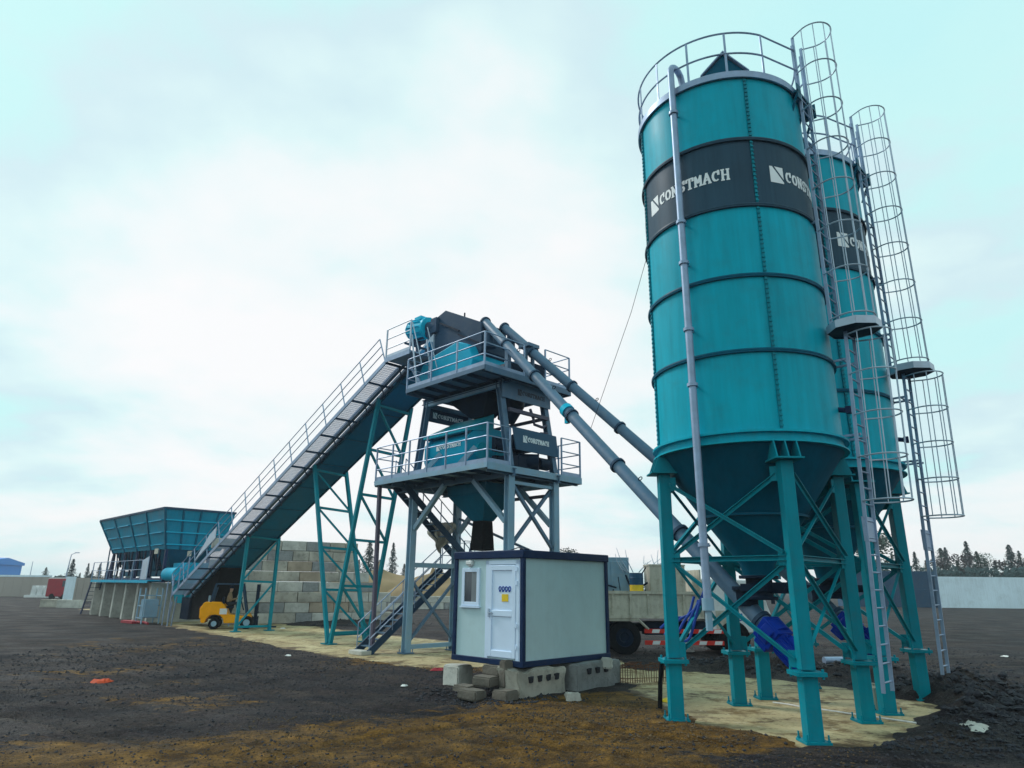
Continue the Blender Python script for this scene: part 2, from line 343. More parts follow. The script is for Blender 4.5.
def rut(x, y):
    if not (-22 < x < 27 and 5 < y < 40): return 0
    r = 0
    for pts, off, wd in LANES:
        b = 1e9
        for (ax, ay), (bx, by) in zip(pts, pts[1:]):
            dx, dy = bx-ax, by-ay; t = max(0, min(1, ((x-ax)*dx+(y-ay)*dy)/(dx*dx+dy*dy))); b = min(b, (x-ax-t*dx)**2+(y-ay-t*dy)**2)
        if b > 6: continue
        q = math.sqrt(b)+.12*noise.noise(Vector((x*.6, y*.6, 5))); r = max(r, math.exp(-((q-off)/wd)**2)*(.75+.5*noise.noise(Vector((x*.35, y*.35, 9)))), .55*math.exp(-((q-off*.25)/wd)**2))
        r -= .35*math.exp(-((q-off-wd*1.7)/(wd*.6))**2)
    return r
def ground_z(x, y):
    d = sdist(x, y) if (-45 < x < 22 and 6 < y < 62) else 5
    nz = fbm(x, y, .9)*.45+fbm(x, y, 3.1, 3)*.18
    z = -.05+.075*sm(-.75, .1, d+nz)
    near = sm(40, 14, math.hypot(x, y))
    z += near*(.030*fbm(x, y, .35)+.020*fbm(x+9, y, 2.2, 4))*sm(-.5, .6, d)
    if near > 0: z -= near*.065*rut(x, y)*sm(.1, .9, d)
    for bx, by, br, bh in BUMPS:
        q = math.hypot(x-bx, y-by)/br
        if q < 2.2: z += bh*math.exp(-q*q*1.6)*(1+.7*fbm(x, y, 2.5, 3))*(sm(-.9, .1, d+nz) if by < 16 else 1)
    return z
def axis(lo, hi, st, far):
    a = list(np.arange(lo, hi+1e-6, st)); s_ = st; p = hi; q = lo; right = []; left = []
    while p < far: s_ *= 1.22; p += s_; right.append(p)
    s_ = st
    while q > -far: s_ *= 1.22; q -= s_; left.append(q)
    return left[::-1]+a+right
xs = axis(-13, 16, .13, 560); ys = axis(6, 30, .13, 600)
gv = []; mud = []; rts = []
BROWN = [(1.2, 14.6, 1.1, 1.0), (3.2, 13.6, 1.2, 1.2), (-6.4, 10.1, 1.5, .9), (-4.2, 10.4, 1.6, .55), (-2.2, 11.0, 2.0, .9), (-.6, 11.6, 2.2, .85), (1.6, 12.2, 2.2, .9), (-.3, 14.0, 1.2, .6), (2.2, 13.9, 1.4, 1.3), (3.4, 12.7, 1.3, 1.2), (2.3, 15.6, 1.3, 1.0), (3.9, 11.8, 1.0, .7), (.5, 9.4, 2.2, .7), (-6.4, 14.5, 2.0, .4), (-11, 18, 3.5, .35), (-13, 27, 7, .3), (-3.2, 22.3, 2.0, .9), (-.9, 20.4, 1.4, .9), (0.6, 11.5, 1.0, .3), (16, 20, 5, .2)]
for yy in ys:
    for xx in xs:
        gv.append((xx, yy, ground_z(xx, yy)))
        mu = 0
        for bx, by, br, k in BROWN:
            q = ((xx-bx)**2+((yy-by)*1.5)**2)/br**2
            if q < 9: mu += k*math.exp(-q)
        mud.append(min(1.2, mu*1.3)); rts.append(rut(xx, yy))
nx_, ny_ = len(xs), len(ys)
gm = bpy.data.meshes.new('ground'); gf = [(j*nx_+i, j*nx_+i+1, (j+1)*nx_+i+1, (j+1)*nx_+i) for j in range(ny_-1) for i in range(nx_-1)]
gm.from_pydata(gv, [], gf); at_ = gm.attributes.new('mud', 'FLOAT', 'POINT'); at_.data.foreach_set('value', mud); at2 = gm.attributes.new('rut', 'FLOAT', 'POINT'); at2.data.foreach_set('value', rts); gm.shade_smooth()
def ground_mat():
    m = bpy.data.materials.new('dark_gravel'); m.use_nodes = True; t = m.node_tree; n = t.nodes; l = t.links; p = n['Principled BSDF']; p.inputs['Specular IOR Level'].default_value = .2
    g = n.new('ShaderNodeNewGeometry')
    def nz(scale, det=6, ro=.6, vec=None):
        a = n.new('ShaderNodeTexNoise'); a.inputs['Scale'].default_value = scale; a.inputs['Detail'].default_value = det; a.inputs['Roughness'].default_value = ro; l.new(vec or g.outputs['Position'], a.inputs['Vector']); return a.outputs['Fac']
    def mr(v, a, b, c=0, d=1):
        q = n.new('ShaderNodeMapRange'); q.inputs['From Min'].default_value = a; q.inputs['From Max'].default_value = b; q.inputs['To Min'].default_value = c; q.inputs['To Max'].default_value = d; l.new(v, q.inputs['Value']); return q.outputs[0]
    def mixc(f, a, b):
        q = n.new('ShaderNodeMix'); q.data_type = 'RGBA'
        l.new(f, q.inputs['Factor'])
        for s_, v in (('A', a), ('B', b)):
            if isinstance(v, tuple): q.inputs[s_].default_value = (*v, 1)
            else: l.new(v, q.inputs[s_])
        return q.outputs['Result']
    def math_(op, a, b):
        q = n.new('ShaderNodeMath'); q.operation = op
        for i, v in enumerate((a, b)):
            if isinstance(v, (int, float)): q.inputs[i].default_value = v
            else: l.new(v, q.inputs[i])
        return q.outputs[0]
    mp = n.new('ShaderNodeMapping'); mp.inputs['Rotation'].default_value = (0, 0, R(28)); mp.inputs['Scale'].default_value = (.5, 1.3, 1); l.new(g.outputs['Position'], mp.inputs[0])
    base = mixc(mr(nz(.55, 8, .65), .38, .64), (.008, .008, .014), (.044, .031, .031))
    base = mixc(mr(nz(.9, 6, .6, mp.outputs[0]), .48, .66, 0, .7), base, (.062, .045, .036))
    vo = n.new('ShaderNodeTexVoronoi'); vo.inputs['Scale'].default_value = 34; vo.inputs['Randomness'].default_value = 1; l.new(g.outputs['Position'], vo.inputs['Vector'])
    sp = n.new('ShaderNodeSeparateColor'); l.new(vo.outputs['Color'], sp.inputs[0])
    tint = math_('MULTIPLY', mr(sp.outputs[0], .0, 1, .55, 1.5), math_('MULTIPLY', mr(nz(5.5, 8, .75), .35, .66, .45, 1.6), mr(nz(1.4, 7, .7), .35, .66, .7, 1.3)))
    sc = n.new('ShaderNodeVectorMath'); sc.operation = 'SCALE'; l.new(base, sc.inputs[0]); l.new(tint, sc.inputs['Scale'])
    stones = mixc(mr(sp.outputs[1], .94, .98, 0, .5), sc.outputs[0], (.10, .10, .11))
    at_n = n.new('ShaderNodeAttribute'); at_n.attribute_name = 'mud'
    mk = math_('ADD', at_n.outputs['Fac'], math_('MULTIPLY', math_('ADD', math_('MULTIPLY', math_('SUBTRACT', nz(.42, 9, .66), .5), 1.9), math_('MULTIPLY', math_('SUBTRACT', nz(2.6, 7, .7, mp.outputs[0]), .5), 1.9)), 1.0))
    brown = mixc(mr(nz(1.7, 8, .65), .36, .62), (.075, .034, .004), (.25, .125, .020))
    sc2 = n.new('ShaderNodeVectorMath'); sc2.operation = 'SCALE'; l.new(brown, sc2.inputs[0]); l.new(math_('MULTIPLY', mr(sp.outputs[0], 0, 1, .75, 1.25), mr(nz(4.1, 8, .75), .35, .66, .6, 1.4)), sc2.inputs['Scale'])
    col = mixc(mr(mk, .42, .68), stones, sc2.outputs[0])
    ar = n.new('ShaderNodeAttribute'); ar.attribute_name = 'rut'; wv = n.new('ShaderNodeTexNoise'); wv.inputs['Scale'].default_value = 7; l.new(g.outputs['Position'], wv.inputs['Vector'])
    rm = mr(math_('MULTIPLY', ar.outputs['Fac'], mr(wv.outputs['Fac'], .3, .6, .4, 1.15)), .2, .7, 0, .95)
    sc3 = n.new('ShaderNodeVectorMath'); sc3.operation = 'SCALE'; l.new(col, sc3.inputs[0]); sc3.inputs['Scale'].default_value = .45; col = mixc(rm, col, sc3.outputs[0])
    rd = mr(math_('MULTIPLY', ar.outputs['Fac'], -1.0), .08, .3, 0, .5); col = mixc(rd, col, (.085, .062, .045)); l.new(col, p.inputs['Base Color'])
    l.new(mr(nz(.7, 5), .35, .65, .62, .95), p.inputs['Roughness'])
    h = math_('ADD', math_('MULTIPLY', vo.outputs['Distance'], -.6), math_('MULTIPLY', nz(9, 8, .7), 1.3))
    b0 = n.new('ShaderNodeBump'); b0.inputs['Strength'].default_value = 1.0; b0.inputs['Distance'].default_value = .16; l.new(nz(3.6, 9, .72), b0.inputs['Height'])
    b = n.new('ShaderNodeBump'); b.inputs['Strength'].default_value = .95; b.inputs['Distance'].default_value = .05; l.new(h, b.inputs['Height']); l.new(b0.outputs[0], b.inputs['Normal']); l.new(b.outputs[0], p.inputs['Normal'])
    return m
def slab_mat():
    m = bpy.data.materials.new('stained_slab'); m.use_nodes = True; t = m.node_tree; n = t.nodes; l = t.links; p = n['Principled BSDF']; p.inputs['Specular IOR Level'].default_value = .25
    g = n.new('ShaderNodeNewGeometry')
    def nz(scale, det=7, ro=.65):
        a = n.new('ShaderNodeTexNoise'); a.inputs['Scale'].default_value = scale; a.inputs['Detail'].default_value = det; a.inputs['Roughness'].default_value = ro; l.new(g.outputs['Position'], a.inputs['Vector']); return a.outputs['Fac']
    def mixn(v, a, b, A, B):
        q = n.new('ShaderNodeMapRange'); q.inputs['From Min'].default_value = a; q.inputs['From Max'].default_value = b; l.new(v, q.inputs['Value'])
        x = n.new('ShaderNodeMix'); x.data_type = 'RGBA'; l.new(q.outputs[0], x.inputs['Factor'])
        for s_, v_ in (('A', A), ('B', B)):
            if isinstance(v_, tuple): x.inputs[s_].default_value = (*v_, 1)
            else: l.new(v_, x.inputs[s_])
        return x.outputs['Result']
    c = mixn(nz(.5), .36, .62, (.36, .265, .13), (.52, .43, .24))
    c = mixn(nz(1.3, 9, .7), .51, .60, c, (.20, .13, .05))
    c = mixn(nz(.8, 9, .72), .555, .62, c, (.12, .075, .03))
    c = mixn(nz(6, 8, .75), .53, .66, c, (.17, .12, .055))
    c = mixn(nz(3.3, 8, .7), .58, .66, c, (.55, .48, .32))
    ae = n.new('ShaderNodeAttribute'); ae.attribute_name = 'edge'; ma = n.new('ShaderNodeMath'); ma.operation = 'MULTIPLY_ADD'; l.new(nz(1.6, 9, .72), ma.inputs[0]); ma.inputs[1].default_value = -4.2; l.new(ae.outputs['Fac'], ma.inputs[2])
    c = mixn(ma.outputs[0], -1.45, -2.1, c, (.085, .05, .022))
    l.new(c, p.inputs['Base Color']); q = n.new('ShaderNodeMapRange'); q.inputs['To Min'].default_value = .45; q.inputs['To Max'].default_value = .95; l.new(nz(1.0), q.inputs['Value']); l.new(q.outputs[0], p.inputs['Roughness'])
    b = n.new('ShaderNodeBump'); b.inputs['Strength'].default_value = .6; b.inputs['Distance'].default_value = .02; l.new(nz(14), b.inputs['Height']); l.new(b.outputs[0], p.inputs['Normal'])
    return m
M['ground'] = ground_mat(); M['slab'] = slab_mat()
gm.materials.append(M['ground']); go = bpy.data.objects.new('ground', gm); C.objects.link(go); go['kind'] = 'structure'
def pad():
    us = list(np.arange(-48.5, 17.01, .3)); ws = list(np.arange(-4.6, 7.4, .3)); vs = []; ed = []; sdv = []
    for w_ in ws:
        for u_ in us:
            p_ = wor(u_, w_); d = sdist(p_.x, p_.y); vs.append((p_.x, p_.y, .006*noise.noise(Vector((p_.x*.8, p_.y*.8, 0))) if d < .15 else -.25)); ed.append(-d)
    nu = len(us); fs = [(j*nu+i, j*nu+i+1, (j+1)*nu+i+1, (j+1)*nu+i) for j in range(len(ws)-1) for i in range(nu-1) if min(ed[j*nu+i], ed[j*nu+i+1], ed[(j+1)*nu+i+1], ed[(j+1)*nu+i]) > -.55]
    me = bpy.data.meshes.new('concrete_pad'); me.from_pydata(vs, [], fs); a_ = me.attributes.new('edge', 'FLOAT', 'POINT'); a_.data.foreach_set('value', ed); me.shade_smooth(); me.materials.append(M['slab'])
    o = bpy.data.objects.new('concrete_pad', me); C.objects.link(o); o['kind'] = 'structure'
pad()
# thin uneven white line across the slab
mb = MB(); rnd = random.Random(5); a, b = Vector((5.5, 15.25, .012)), Vector((7.3, 13.2, .012)); mb.tube([a.lerp(b, i/14)+Vector((rnd.uniform(-.03, .03), rnd.uniform(-.03, .03), 0)) for i in range(15)], .018, 6)
o = mb.build('white_line', 'litter'); tag(o, 'thin white line lying across the slab between the silo legs', 'cord')
# loose stones -------------------------------------------------------
def stones(name, label, areas, m, seed, lo=False):
    rnd = random.Random(seed); mb = MB()
    ico = [(0, 0, 1), (.9, 0, .3), (.28, .85, .3), (-.72, .53, .3), (-.72, -.53, .3), (.28, -.85, .3), (.72, .53, -.3), (-.28, .85, -.3), (-.9, 0, -.3), (-.28, -.85, -.3), (.72, -.53, -.3), (0, 0, -1)]
    fc = [(0, 1, 2), (0, 2, 3), (0, 3, 4), (0, 4, 5), (0, 5, 1), (1, 6, 2), (2, 7, 3), (3, 8, 4), (4, 9, 5), (5, 10, 1), (6, 7, 2), (7, 8, 3), (8, 9, 4), (9, 10, 5), (10, 6, 1), (11, 7, 6), (11, 8, 7), (11, 9, 8), (11, 10, 9), (11, 6, 10)]
    if lo: ico = [(1, 0, 0), (0, 1, 0), (-1, 0, 0), (0, -1, 0), (0, 0, 1), (0, 0, -1)]; fc = [(0, 1, 4), (1, 2, 4), (2, 3, 4), (3, 0, 4), (1, 0, 5), (2, 1, 5), (3, 2, 5), (0, 3, 5)]
    for (cx_, cy_, rx, ry, n_, s0, s1, avoid) in areas:
        for _ in range(n_):
            a = rnd.random()*6.283; q = math.sqrt(rnd.random()); x = cx_+rx*q*math.cos(a); y = cy_+ry*q*math.sin(a)
            if avoid and sdist(x, y)+fbm(x, y, .9)*.5 < -.15+rnd.random()*.1*avoid: continue
            if x*x+y*y < 30: continue
            s_ = s0+(s1-s0)*rnd.random()**3; z = max(ground_z(x, y), 0.0 if sdist(x, y) < 0 else -9)+s_*.2
            rz = rnd.random()*6.28; ca, sa = math.cos(rz), math.sin(rz); k = [rnd.uniform(.6, 1.3) for _ in range(3)]
            vs = []
            for v in ico:
                j = rnd.uniform(.75, 1.2); a1, b1, c1 = v[0]*k[0]*s_*j, v[1]*k[1]*s_*j, v[2]*.7*k[2]*s_*j
                vs.append((x+a1*ca-b1*sa, y+a1*sa+b1*ca, z+c1))
            mb.add(vs, fc)
    o = mb.build(name, m, smooth=False); tag(o, label, 'gravel', kind='stuff'); return o
M['stone'] = mat('asphalt_lumps', (.022, .024, .033), .8, 0, .45, 9, dirt=.5, dirtcol=(.09, .075, .06))
stones('gravel', 'loose dark asphalt lumps and gravel over the yard', [(9.6, 15.4, 2.7, 2.8, 2800, .02, .12, 1), (7.2, 12.2, 2.2, 1.6, 1300, .015, .07, 1), (6.5, 11, 4.5, 1.2, 600, .012, .04, 1), (6.5, 21, 5.5, 1.6, 1500, .02, .10, 1), (-4, 14, 7, 6, 5200, .007, .028, 1), (-2, 9.5, 7, 3, 900, .005, .017, 1), (-9, 24, 7, 6, 1500, .012, .05, 1), (-.6, 15.5, 1.6, 1.0, 900, .01, .05, 1), (14, 18, 6, 6, 900, .02, .08, 1), (-10, 41, 6, 2.5, 300, .02, .08, 1)], 'stone', 3)
M['stonel'] = mat('grey_grit', (.042, .040, .048), .9, 0, .6, 9)
M['stoneb'] = mat('brown_grit', (.10, .065, .035), .9, 0, .5, 9)
stones('gravel', 'fine grey grit spread over the dark yard', [(-5, 13.5, 7.5, 6, 9000, .006, .026, 1), (-8, 22, 8, 8, 5000, .012, .05, 1), (8, 14.5, 4.5, 5, 3500, .008, .035, 1), (12, 24, 9, 6, 2500, .015, .05, 1)], 'stonel', 13, True)
stones('gravel', 'brown grit and clods on the muddy ground in front of the pad', [(0, 11.3, 5.5, 2.4, 5000, .006, .026, 1), (2.4, 13.2, 2.4, 2.0, 2500, .008, .035, 1), (-3, 21.5, 3, 2, 900, .01, .04, 1)], 'stoneb', 23, True)
# ================================================================== SILOS
SR = 1.755; Z0 = 4.956; SP = 1.5; ZT = Z0+5*SP
def pol(r, a, z): return (r*math.cos(R(a)), r*math.sin(R(a)), z)
LEGA = -44.0
def silo():
    t = empty('cement_silo', 'nearer teal cement silo with grey vent pipe down its front and dark lettered band', 'silo', wor(13.96, -2.1), ANG, 'cement silos')
    mb = MB(); mb.lathe([(SR, Z0), (SR, ZT)], 96); part(mb, 'shell', 'teal', t)
    mb = MB(); mb.lathe([(SR+.004, Z0+3*SP+.03), (SR+.004, Z0+4*SP-.03)], 96); part(mb, 'dark_band', 'band', t)
    for i in range(1, 5):
        z = Z0+i*SP; mb = MB(); mb.lathe([(SR-.01, z-.035), (SR+.05, z-.035), (SR+.055, z-.004), (SR+.045, z), (SR+.055, z+.004), (SR+.05, z+.035), (SR-.01, z+.035)], 96)
        part(mb, 'ring_flange', 'band' if i >= 3 else 'tealdark', t)
    mb = MB(); mb.lathe([(SR-.02, Z0-.20), (SR+.09, Z0-.20), (SR+.09, Z0-.175), (SR+.012, Z0-.17), (SR+.012, Z0-.03), (SR+.10, Z0-.03), (SR+.10, Z0+.01), (SR-.02, Z0+.01)], 96); part(mb, 'base_ring', 'teal', t)
    for k in range(4):                                   # bolted vertical seams
        a = LEGA+90*k; mb = MB()
        for i in range(5):
            z0, z1 = Z0+i*SP+.04, Z0+(i+1)*SP-.04
            c0, c1 = pol(SR+.012, a, z0), pol(SR+.012, a, z1); mb.beam(c0, c1, .045, .03, up=pol(1, a, 0))
            n = 15
            for j in range(n):
                z = z0+(z1-z0)*(j+.5)/n
                mb.box(pol(SR+.03, a, z), (.03, .06, .03), R(a))
        part(mb, 'bolted_seam', 'tealleg', t)
    for k in range(4):
        a0 = -123.1+90*k
        f = lambda x, y, d, a0=a0: pol(SR+.006+d, a0+math.degrees(x/SR), 10.05+y)
        part(lettering('CONSTMACH', f, 0, .27, .165, thick=.07), 'lettering', 'logo', t, smooth=False)
    # roof
    mb = MB(); mb.lathe([(SR+.03, ZT-.02), (SR+.07, ZT-.02), (SR+.07, ZT+.13), (SR-.02, ZT+.15), (SR-.1, ZT+.16), (.05, ZT+.32)], 96); part(mb, 'roof', 'galv', t)
    mb = MB()
    rr = SR+.02; a0, a1 = 24, 331
    for z in (ZT+.62, ZT+1.15): mb.tube([pol(rr, a0+(a1-a0)*i/80, z) for i in range(81)], .021, 6)
    for i in range(13): a = a0+(a1-a0)*i/12; mb.beam(pol(rr, a, ZT+.1), pol(rr, a, ZT+1.15), .045, .02, up=pol(1, a, 0))
    part(mb, 'guard_rail', 'galv', t)
    mb = MB(); q = pol(1.05, -55, 0); h = part  # filter housing with a gabled top
    ca = R(-55)
    def loc_(a, b, z): return (q[0]+a*math.cos(ca)-b*math.sin(ca), q[1]+a*math.sin(ca)+b*math.cos(ca), z)
    vs = [loc_(a, b, z) for a in (-.45, .45) for (b, z) in ((-.42, ZT+.2), (.42, ZT+.2), (.42, ZT+.36), (0, ZT+.82), (-.42, ZT+.36))]
    mb.add(vs, [(0, 1, 2, 3, 4), (9, 8, 7, 6, 5), (0, 5, 6, 1), (1, 6, 7, 2), (2, 7, 8, 3), (3, 8, 9, 4), (4, 9, 5, 0)]); ht = part(mb, 'filter_housing', 'tealdark', t)
    mb = MB()
    for sg in (-1, 1):
        mb.add([loc_(-.52, sg*.50, ZT+.30), loc_(.52, sg*.50, ZT+.30), loc_(.52, 0, ZT+.86), loc_(-.52, 0, ZT+.86), loc_(-.52, sg*.50, ZT+.33), loc_(.52, sg*.50, ZT+.33), loc_(.52, 0, ZT+.90), loc_(-.52, 0, ZT+.90)], [(0, 1, 2, 3), (4, 5, 6, 7), (0, 1, 5, 4), (0, 3, 7, 4), (1, 2, 6, 5)])
    part(mb, 'cover_plate', 'galv', ht)
    # hopper cone
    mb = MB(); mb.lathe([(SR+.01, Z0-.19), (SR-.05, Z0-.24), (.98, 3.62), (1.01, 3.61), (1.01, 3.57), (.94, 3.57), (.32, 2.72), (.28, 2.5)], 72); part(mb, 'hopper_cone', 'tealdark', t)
    mb = MB(); mb.lathe([(0, 2.52), (.36, 2.52), (.36, 2.46), (.24, 2.46), (.24, 2.14), (.32, 2.14), (.32, 2.08), (0, 2.08)], 24); mb.box((.34, 0, 2.3), (.40, .12, .2)); mb.tube([(.45, 0, 2.3), (.72, .1, 2.3)], .08, 10); mb.box((0, 0, 2.3), (.52, .52, .14)); part(mb, 'valve', 'dark', t, bevel=.01)
    # legs
    for k in range(4):
        a = LEGA+90*k; r = 1.715; rz = R(a)
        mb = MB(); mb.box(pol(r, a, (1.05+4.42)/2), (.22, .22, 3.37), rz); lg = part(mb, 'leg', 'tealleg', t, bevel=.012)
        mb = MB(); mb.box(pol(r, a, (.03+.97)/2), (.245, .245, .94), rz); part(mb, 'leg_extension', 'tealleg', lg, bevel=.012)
        mb = MB(); mb.box(pol(r, a, .985), (.46, .46, .03), rz); mb.box(pol(r, a, 1.018), (.46, .46, .03), rz)
        for sx in (-1, 1):
            for sy in (-1, 1):
                ca, sa = math.cos(rz), math.sin(rz); c = pol(r, a, 0); x, y = sx*.18, sy*.18
                mb.tube([(c[0]+x*ca-y*sa, c[1]+x*sa+y*ca, .93), (c[0]+x*ca-y*sa, c[1]+x*sa+y*ca, 1.08)], .022, 6)
        part(mb, 'flange_plate', 'tealleg', lg)
        mb = MB(); mb.box(pol(r, a, .02), (.40, .40, .035), rz)
        for sx in (-1, 1):
            for sy in (-1, 1):
                c = pol(r, a, 0); x, y = sx*.165, sy*.165; pq = (c[0]+x*math.cos(rz)-y*math.sin(rz), c[1]+x*math.sin(rz)+y*math.cos(rz))
                mb.tube([(*pq, .0), (*pq, .14)], .014, 6); mb.tube([(*pq, .037), (*pq, .065)], .028, 6)
        part(mb, 'base_plate', 'tealleg', lg)
        mb = MB(); mb.box(pol(r+.02, a, 4.44), (.52, .50, .03), rz)
        for s_ in (-.2, 0, .2):
            c = V3(pol(1, a, 0)); tng = Vector((-c.y, c.x, 0)); vs = []
            for th in (-.012, .012):
                for rr_, z in ((1.15, Z0-.2), (SR+.09, Z0-.2), (SR+.20, 4.46), (1.45, 4.46)): vs.append(c*rr_+tng*(s_+th)+Vector((0, 0, z)))
            mb.add(vs, [(0, 1, 2, 3), (7, 6, 5, 4), (0, 4, 5, 1), (1, 5, 6, 2), (2, 6, 7, 3), (3, 7, 4, 0)])
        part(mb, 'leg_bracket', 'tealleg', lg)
    # bracing between the legs
    for k in range(4):
        a, b = LEGA+90*k, LEGA+90*k+90
        P0 = lambda z, s_=.0: V3(pol(1.715, a, z)); P1 = lambda z: V3(pol(1.715, b, z))
        dd = (P1(0)-P0(0)).normalized(); nrm = V3(pol(1, (a+b)/2, 0))
        def diag(z0, z1, o_, q=.16):
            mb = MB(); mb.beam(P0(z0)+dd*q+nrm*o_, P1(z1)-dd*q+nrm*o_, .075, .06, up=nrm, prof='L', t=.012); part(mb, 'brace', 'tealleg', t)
        diag(4.2, 2.88, .07); diag(2.88, 4.2, .0); diag(2.70, 1.18, .03); diag(1.18, 2.70, -.04)
        mb = MB(); mb.beam(P0(2.79)+dd*.12, P1(2.79)-dd*.12, .09, .09, prof='U', t=.012); part(mb, 'tie_beam', 'tealleg', t)
        mb = MB()
        for pp, sg in ((P0, 1), (P1, -1)):
            for z in (4.22, 2.79, 1.2):
                c = pp(z)+dd*sg*.19; mb.beam(c-Vector((0, 0, .13)), c+Vector((0, 0, .13)), .16, .014, up=nrm)
        each(mb, 'gusset_plate', 'tealleg', t)
    # vent pipe
    a = -90.5; rp = SR+.16; mb = MB()
    pts = [pol(rp, a, 2.1), pol(rp, a, ZT+.50)]+[pol(rp-.22+.22*math.cos(R(q)), a, ZT+.50+.22*math.sin(R(q))) for q in (20, 45, 70, 90, 115, 145)]+[pol(SR-.30, a, ZT+.45), pol(SR-.32, a, ZT+.2)]
    mb.tube(pts, .07, 14); vp = part(mb, 'vent_pipe', 'galv', t)
    mb = MB()
    for z in (3.0, 5.9, 7.0, 8.4, 9.3, 11.9):
        mb.lathe([(.076, z-.03), (.10, z-.03), (.10, z+.03), (.076, z+.03)], 14, c=(*pol(rp, a, 0)[:2], 0)); mb.beam(pol(SR-.1 if z > Z0 else rp-.2, a, z), pol(rp, a, z), .03, .03)
    each(mb, 'pipe_clamp', 'galv', vp, 2)
    mb = MB(); mb.tube([pol(rp, a, 2.12), pol(rp, a, 1.92)], .10, 12); mb.tube([pol(rp, a, 1.93), pol(rp, a, 1.6)], .06, 10); part(mb, 'pipe_coupling', 'greyl', vp)
    # ladders with cages
    def ladder(name, u, w0, z0, z1, cz0, cz1, hoops, lean=0.0):
        mb = MB()
        for s_ in (-.22, .22): mb.beam((u, w0+s_, z0), (u, w0+s_, z1), .03, .06, up=(1, 0, 0))
        z = z0+.15
        while z < z1-(1.5 if z1 > ZT else .05): mb.tube([(u, w0-.22, z), (u, w0+.22, z)], .016, 6); z += .29
        def shear(mb):
            if lean: mb.v = [(a-lean*.5*(7-c)/6.4, b-lean*(7-c)/6.4, c) for a, b, c in mb.v]
        shear(mb); l_ = part(mb, name, 'galv', t); mb = MB()
        def hp(ang, z): return (u+.02+.34+.36*math.cos(R(ang)), w0+.36*math.sin(R(ang)), z)
        def hoop(z): return [(u, w0-.24, z)]+[hp(q, z) for q in range(-115, 116, 12)]+[(u, w0+.24, z)]
        for i in range(hoops): mb.tube(hoop(cz0+(cz1-cz0)*i/(hoops-1)), .016, 5, cap=True)
        for q in (-110, -70, -35, 0, 35, 70, 110):
            mb.tube([hp(q, cz0), hp(q, cz1)], .011, 5)
        shear(mb); part(mb, 'safety_cage', 'galvl', l_)
        return l_
    lu = ladder('ladder', SR+.13, .30, 7.0, ZT+1.5, 7.25, ZT+1.48, 8)
    ll = ladder('ladder', SR+.34, .38, .68, 7.05, 3.78, 6.9, 5, lean=.24)
    mb = MB()
    for z in (10.96, 9.42, 7.97): 
        for s_ in (-.2, .2): mb.beam((math.sqrt(SR**2-(.33+s_)**2)-.02, .33+s_, z), (SR+.13, .33+s_, z), .04, .04)
    each(mb, 'wall_bracket', 'galv', lu)
    mb = MB()
    for z in (6.46, 5.0):
        for s_ in (-.2, .2): mb.beam((math.sqrt(SR**2-(.42+s_)**2)-.02, .42+s_, z), (SR+.34, .42+s_, z), .04, .04)
        mb.beam((SR+.2, .2, z), (SR+.2, .64, z), .03, .03)
    each(mb, 'wall_bracket', 'galv', ll)
    mb = MB(); mb.box((SR+.25, .24, 3.3), (.05, .5, .42)); part(mb, 'splice_plate', 'galv', ll)
    mb = MB(); c = (SR+.47, .26); rr8 = .47
    poly = [(c[0]+rr8*math.cos(R(22.5+45*i)), c[1]+rr8*math.sin(R(22.5+45*i))) for i in range(8)]
    mb.prism(poly, 2, 6.98, 7.0, mi=1); n = 8
    for i in range(8):
        a_, b_ = Vector((*poly[i], 7.05)), Vector((*poly[(i+1) % 8], 7.05)); mb.beam(a_, b_, .012, .15)
    part(mb, 'rest_platform', ['galvl', 'dark'], t, smooth=False)
    mb = MB(); mb.b2((SR-.15, -.1, ZT-.03), (SR+.16, .85, ZT+.02)); 
    for w_ in (-.06, .36, .8): mb.beam((SR-.1, w_, ZT-.6), (SR+.14, w_, ZT-.04), .03, .05)
    mb.b2((SR+.14, -.1, ZT-.18), (SR+.16, .07, ZT+.18)); mb.b2((SR-.1, .83, ZT-.18), (SR+.16, .85, ZT+.18)); part(mb, 'exit_platform', 'tealdark', t, smooth=False)
    mb = MB()
    for wl0, aa in ((.08, 331), (.52, 24)):
        for z in (ZT+.62, ZT+1.15): mb.tube([(SR+.13, wl0, z), pol(rr, aa, z)], .02, 6)
        mb.beam((SR+.10, wl0, ZT-.1), (SR+.10, wl0, ZT+1.3), .05, .05)
    part(mb, 'access_gate', 'galv', t)
    # level switch on the shell
    mb = MB(); mb.tube([pol(SR-.02, 12, 5.55), pol(SR+.14, 12, 5.52)], .05, 10); mb.box(pol(SR+.17, 12, 5.52), (.10, .13, .13), R(12)); part(mb, 'level_switch', 'navy', t)
    return t
silo1 = silo()
silo2 = copy_tree(silo1, loc=wor(13.91, 1.51), label='farther teal cement silo, partly hidden behind the nearer one, rightmost in the plant')
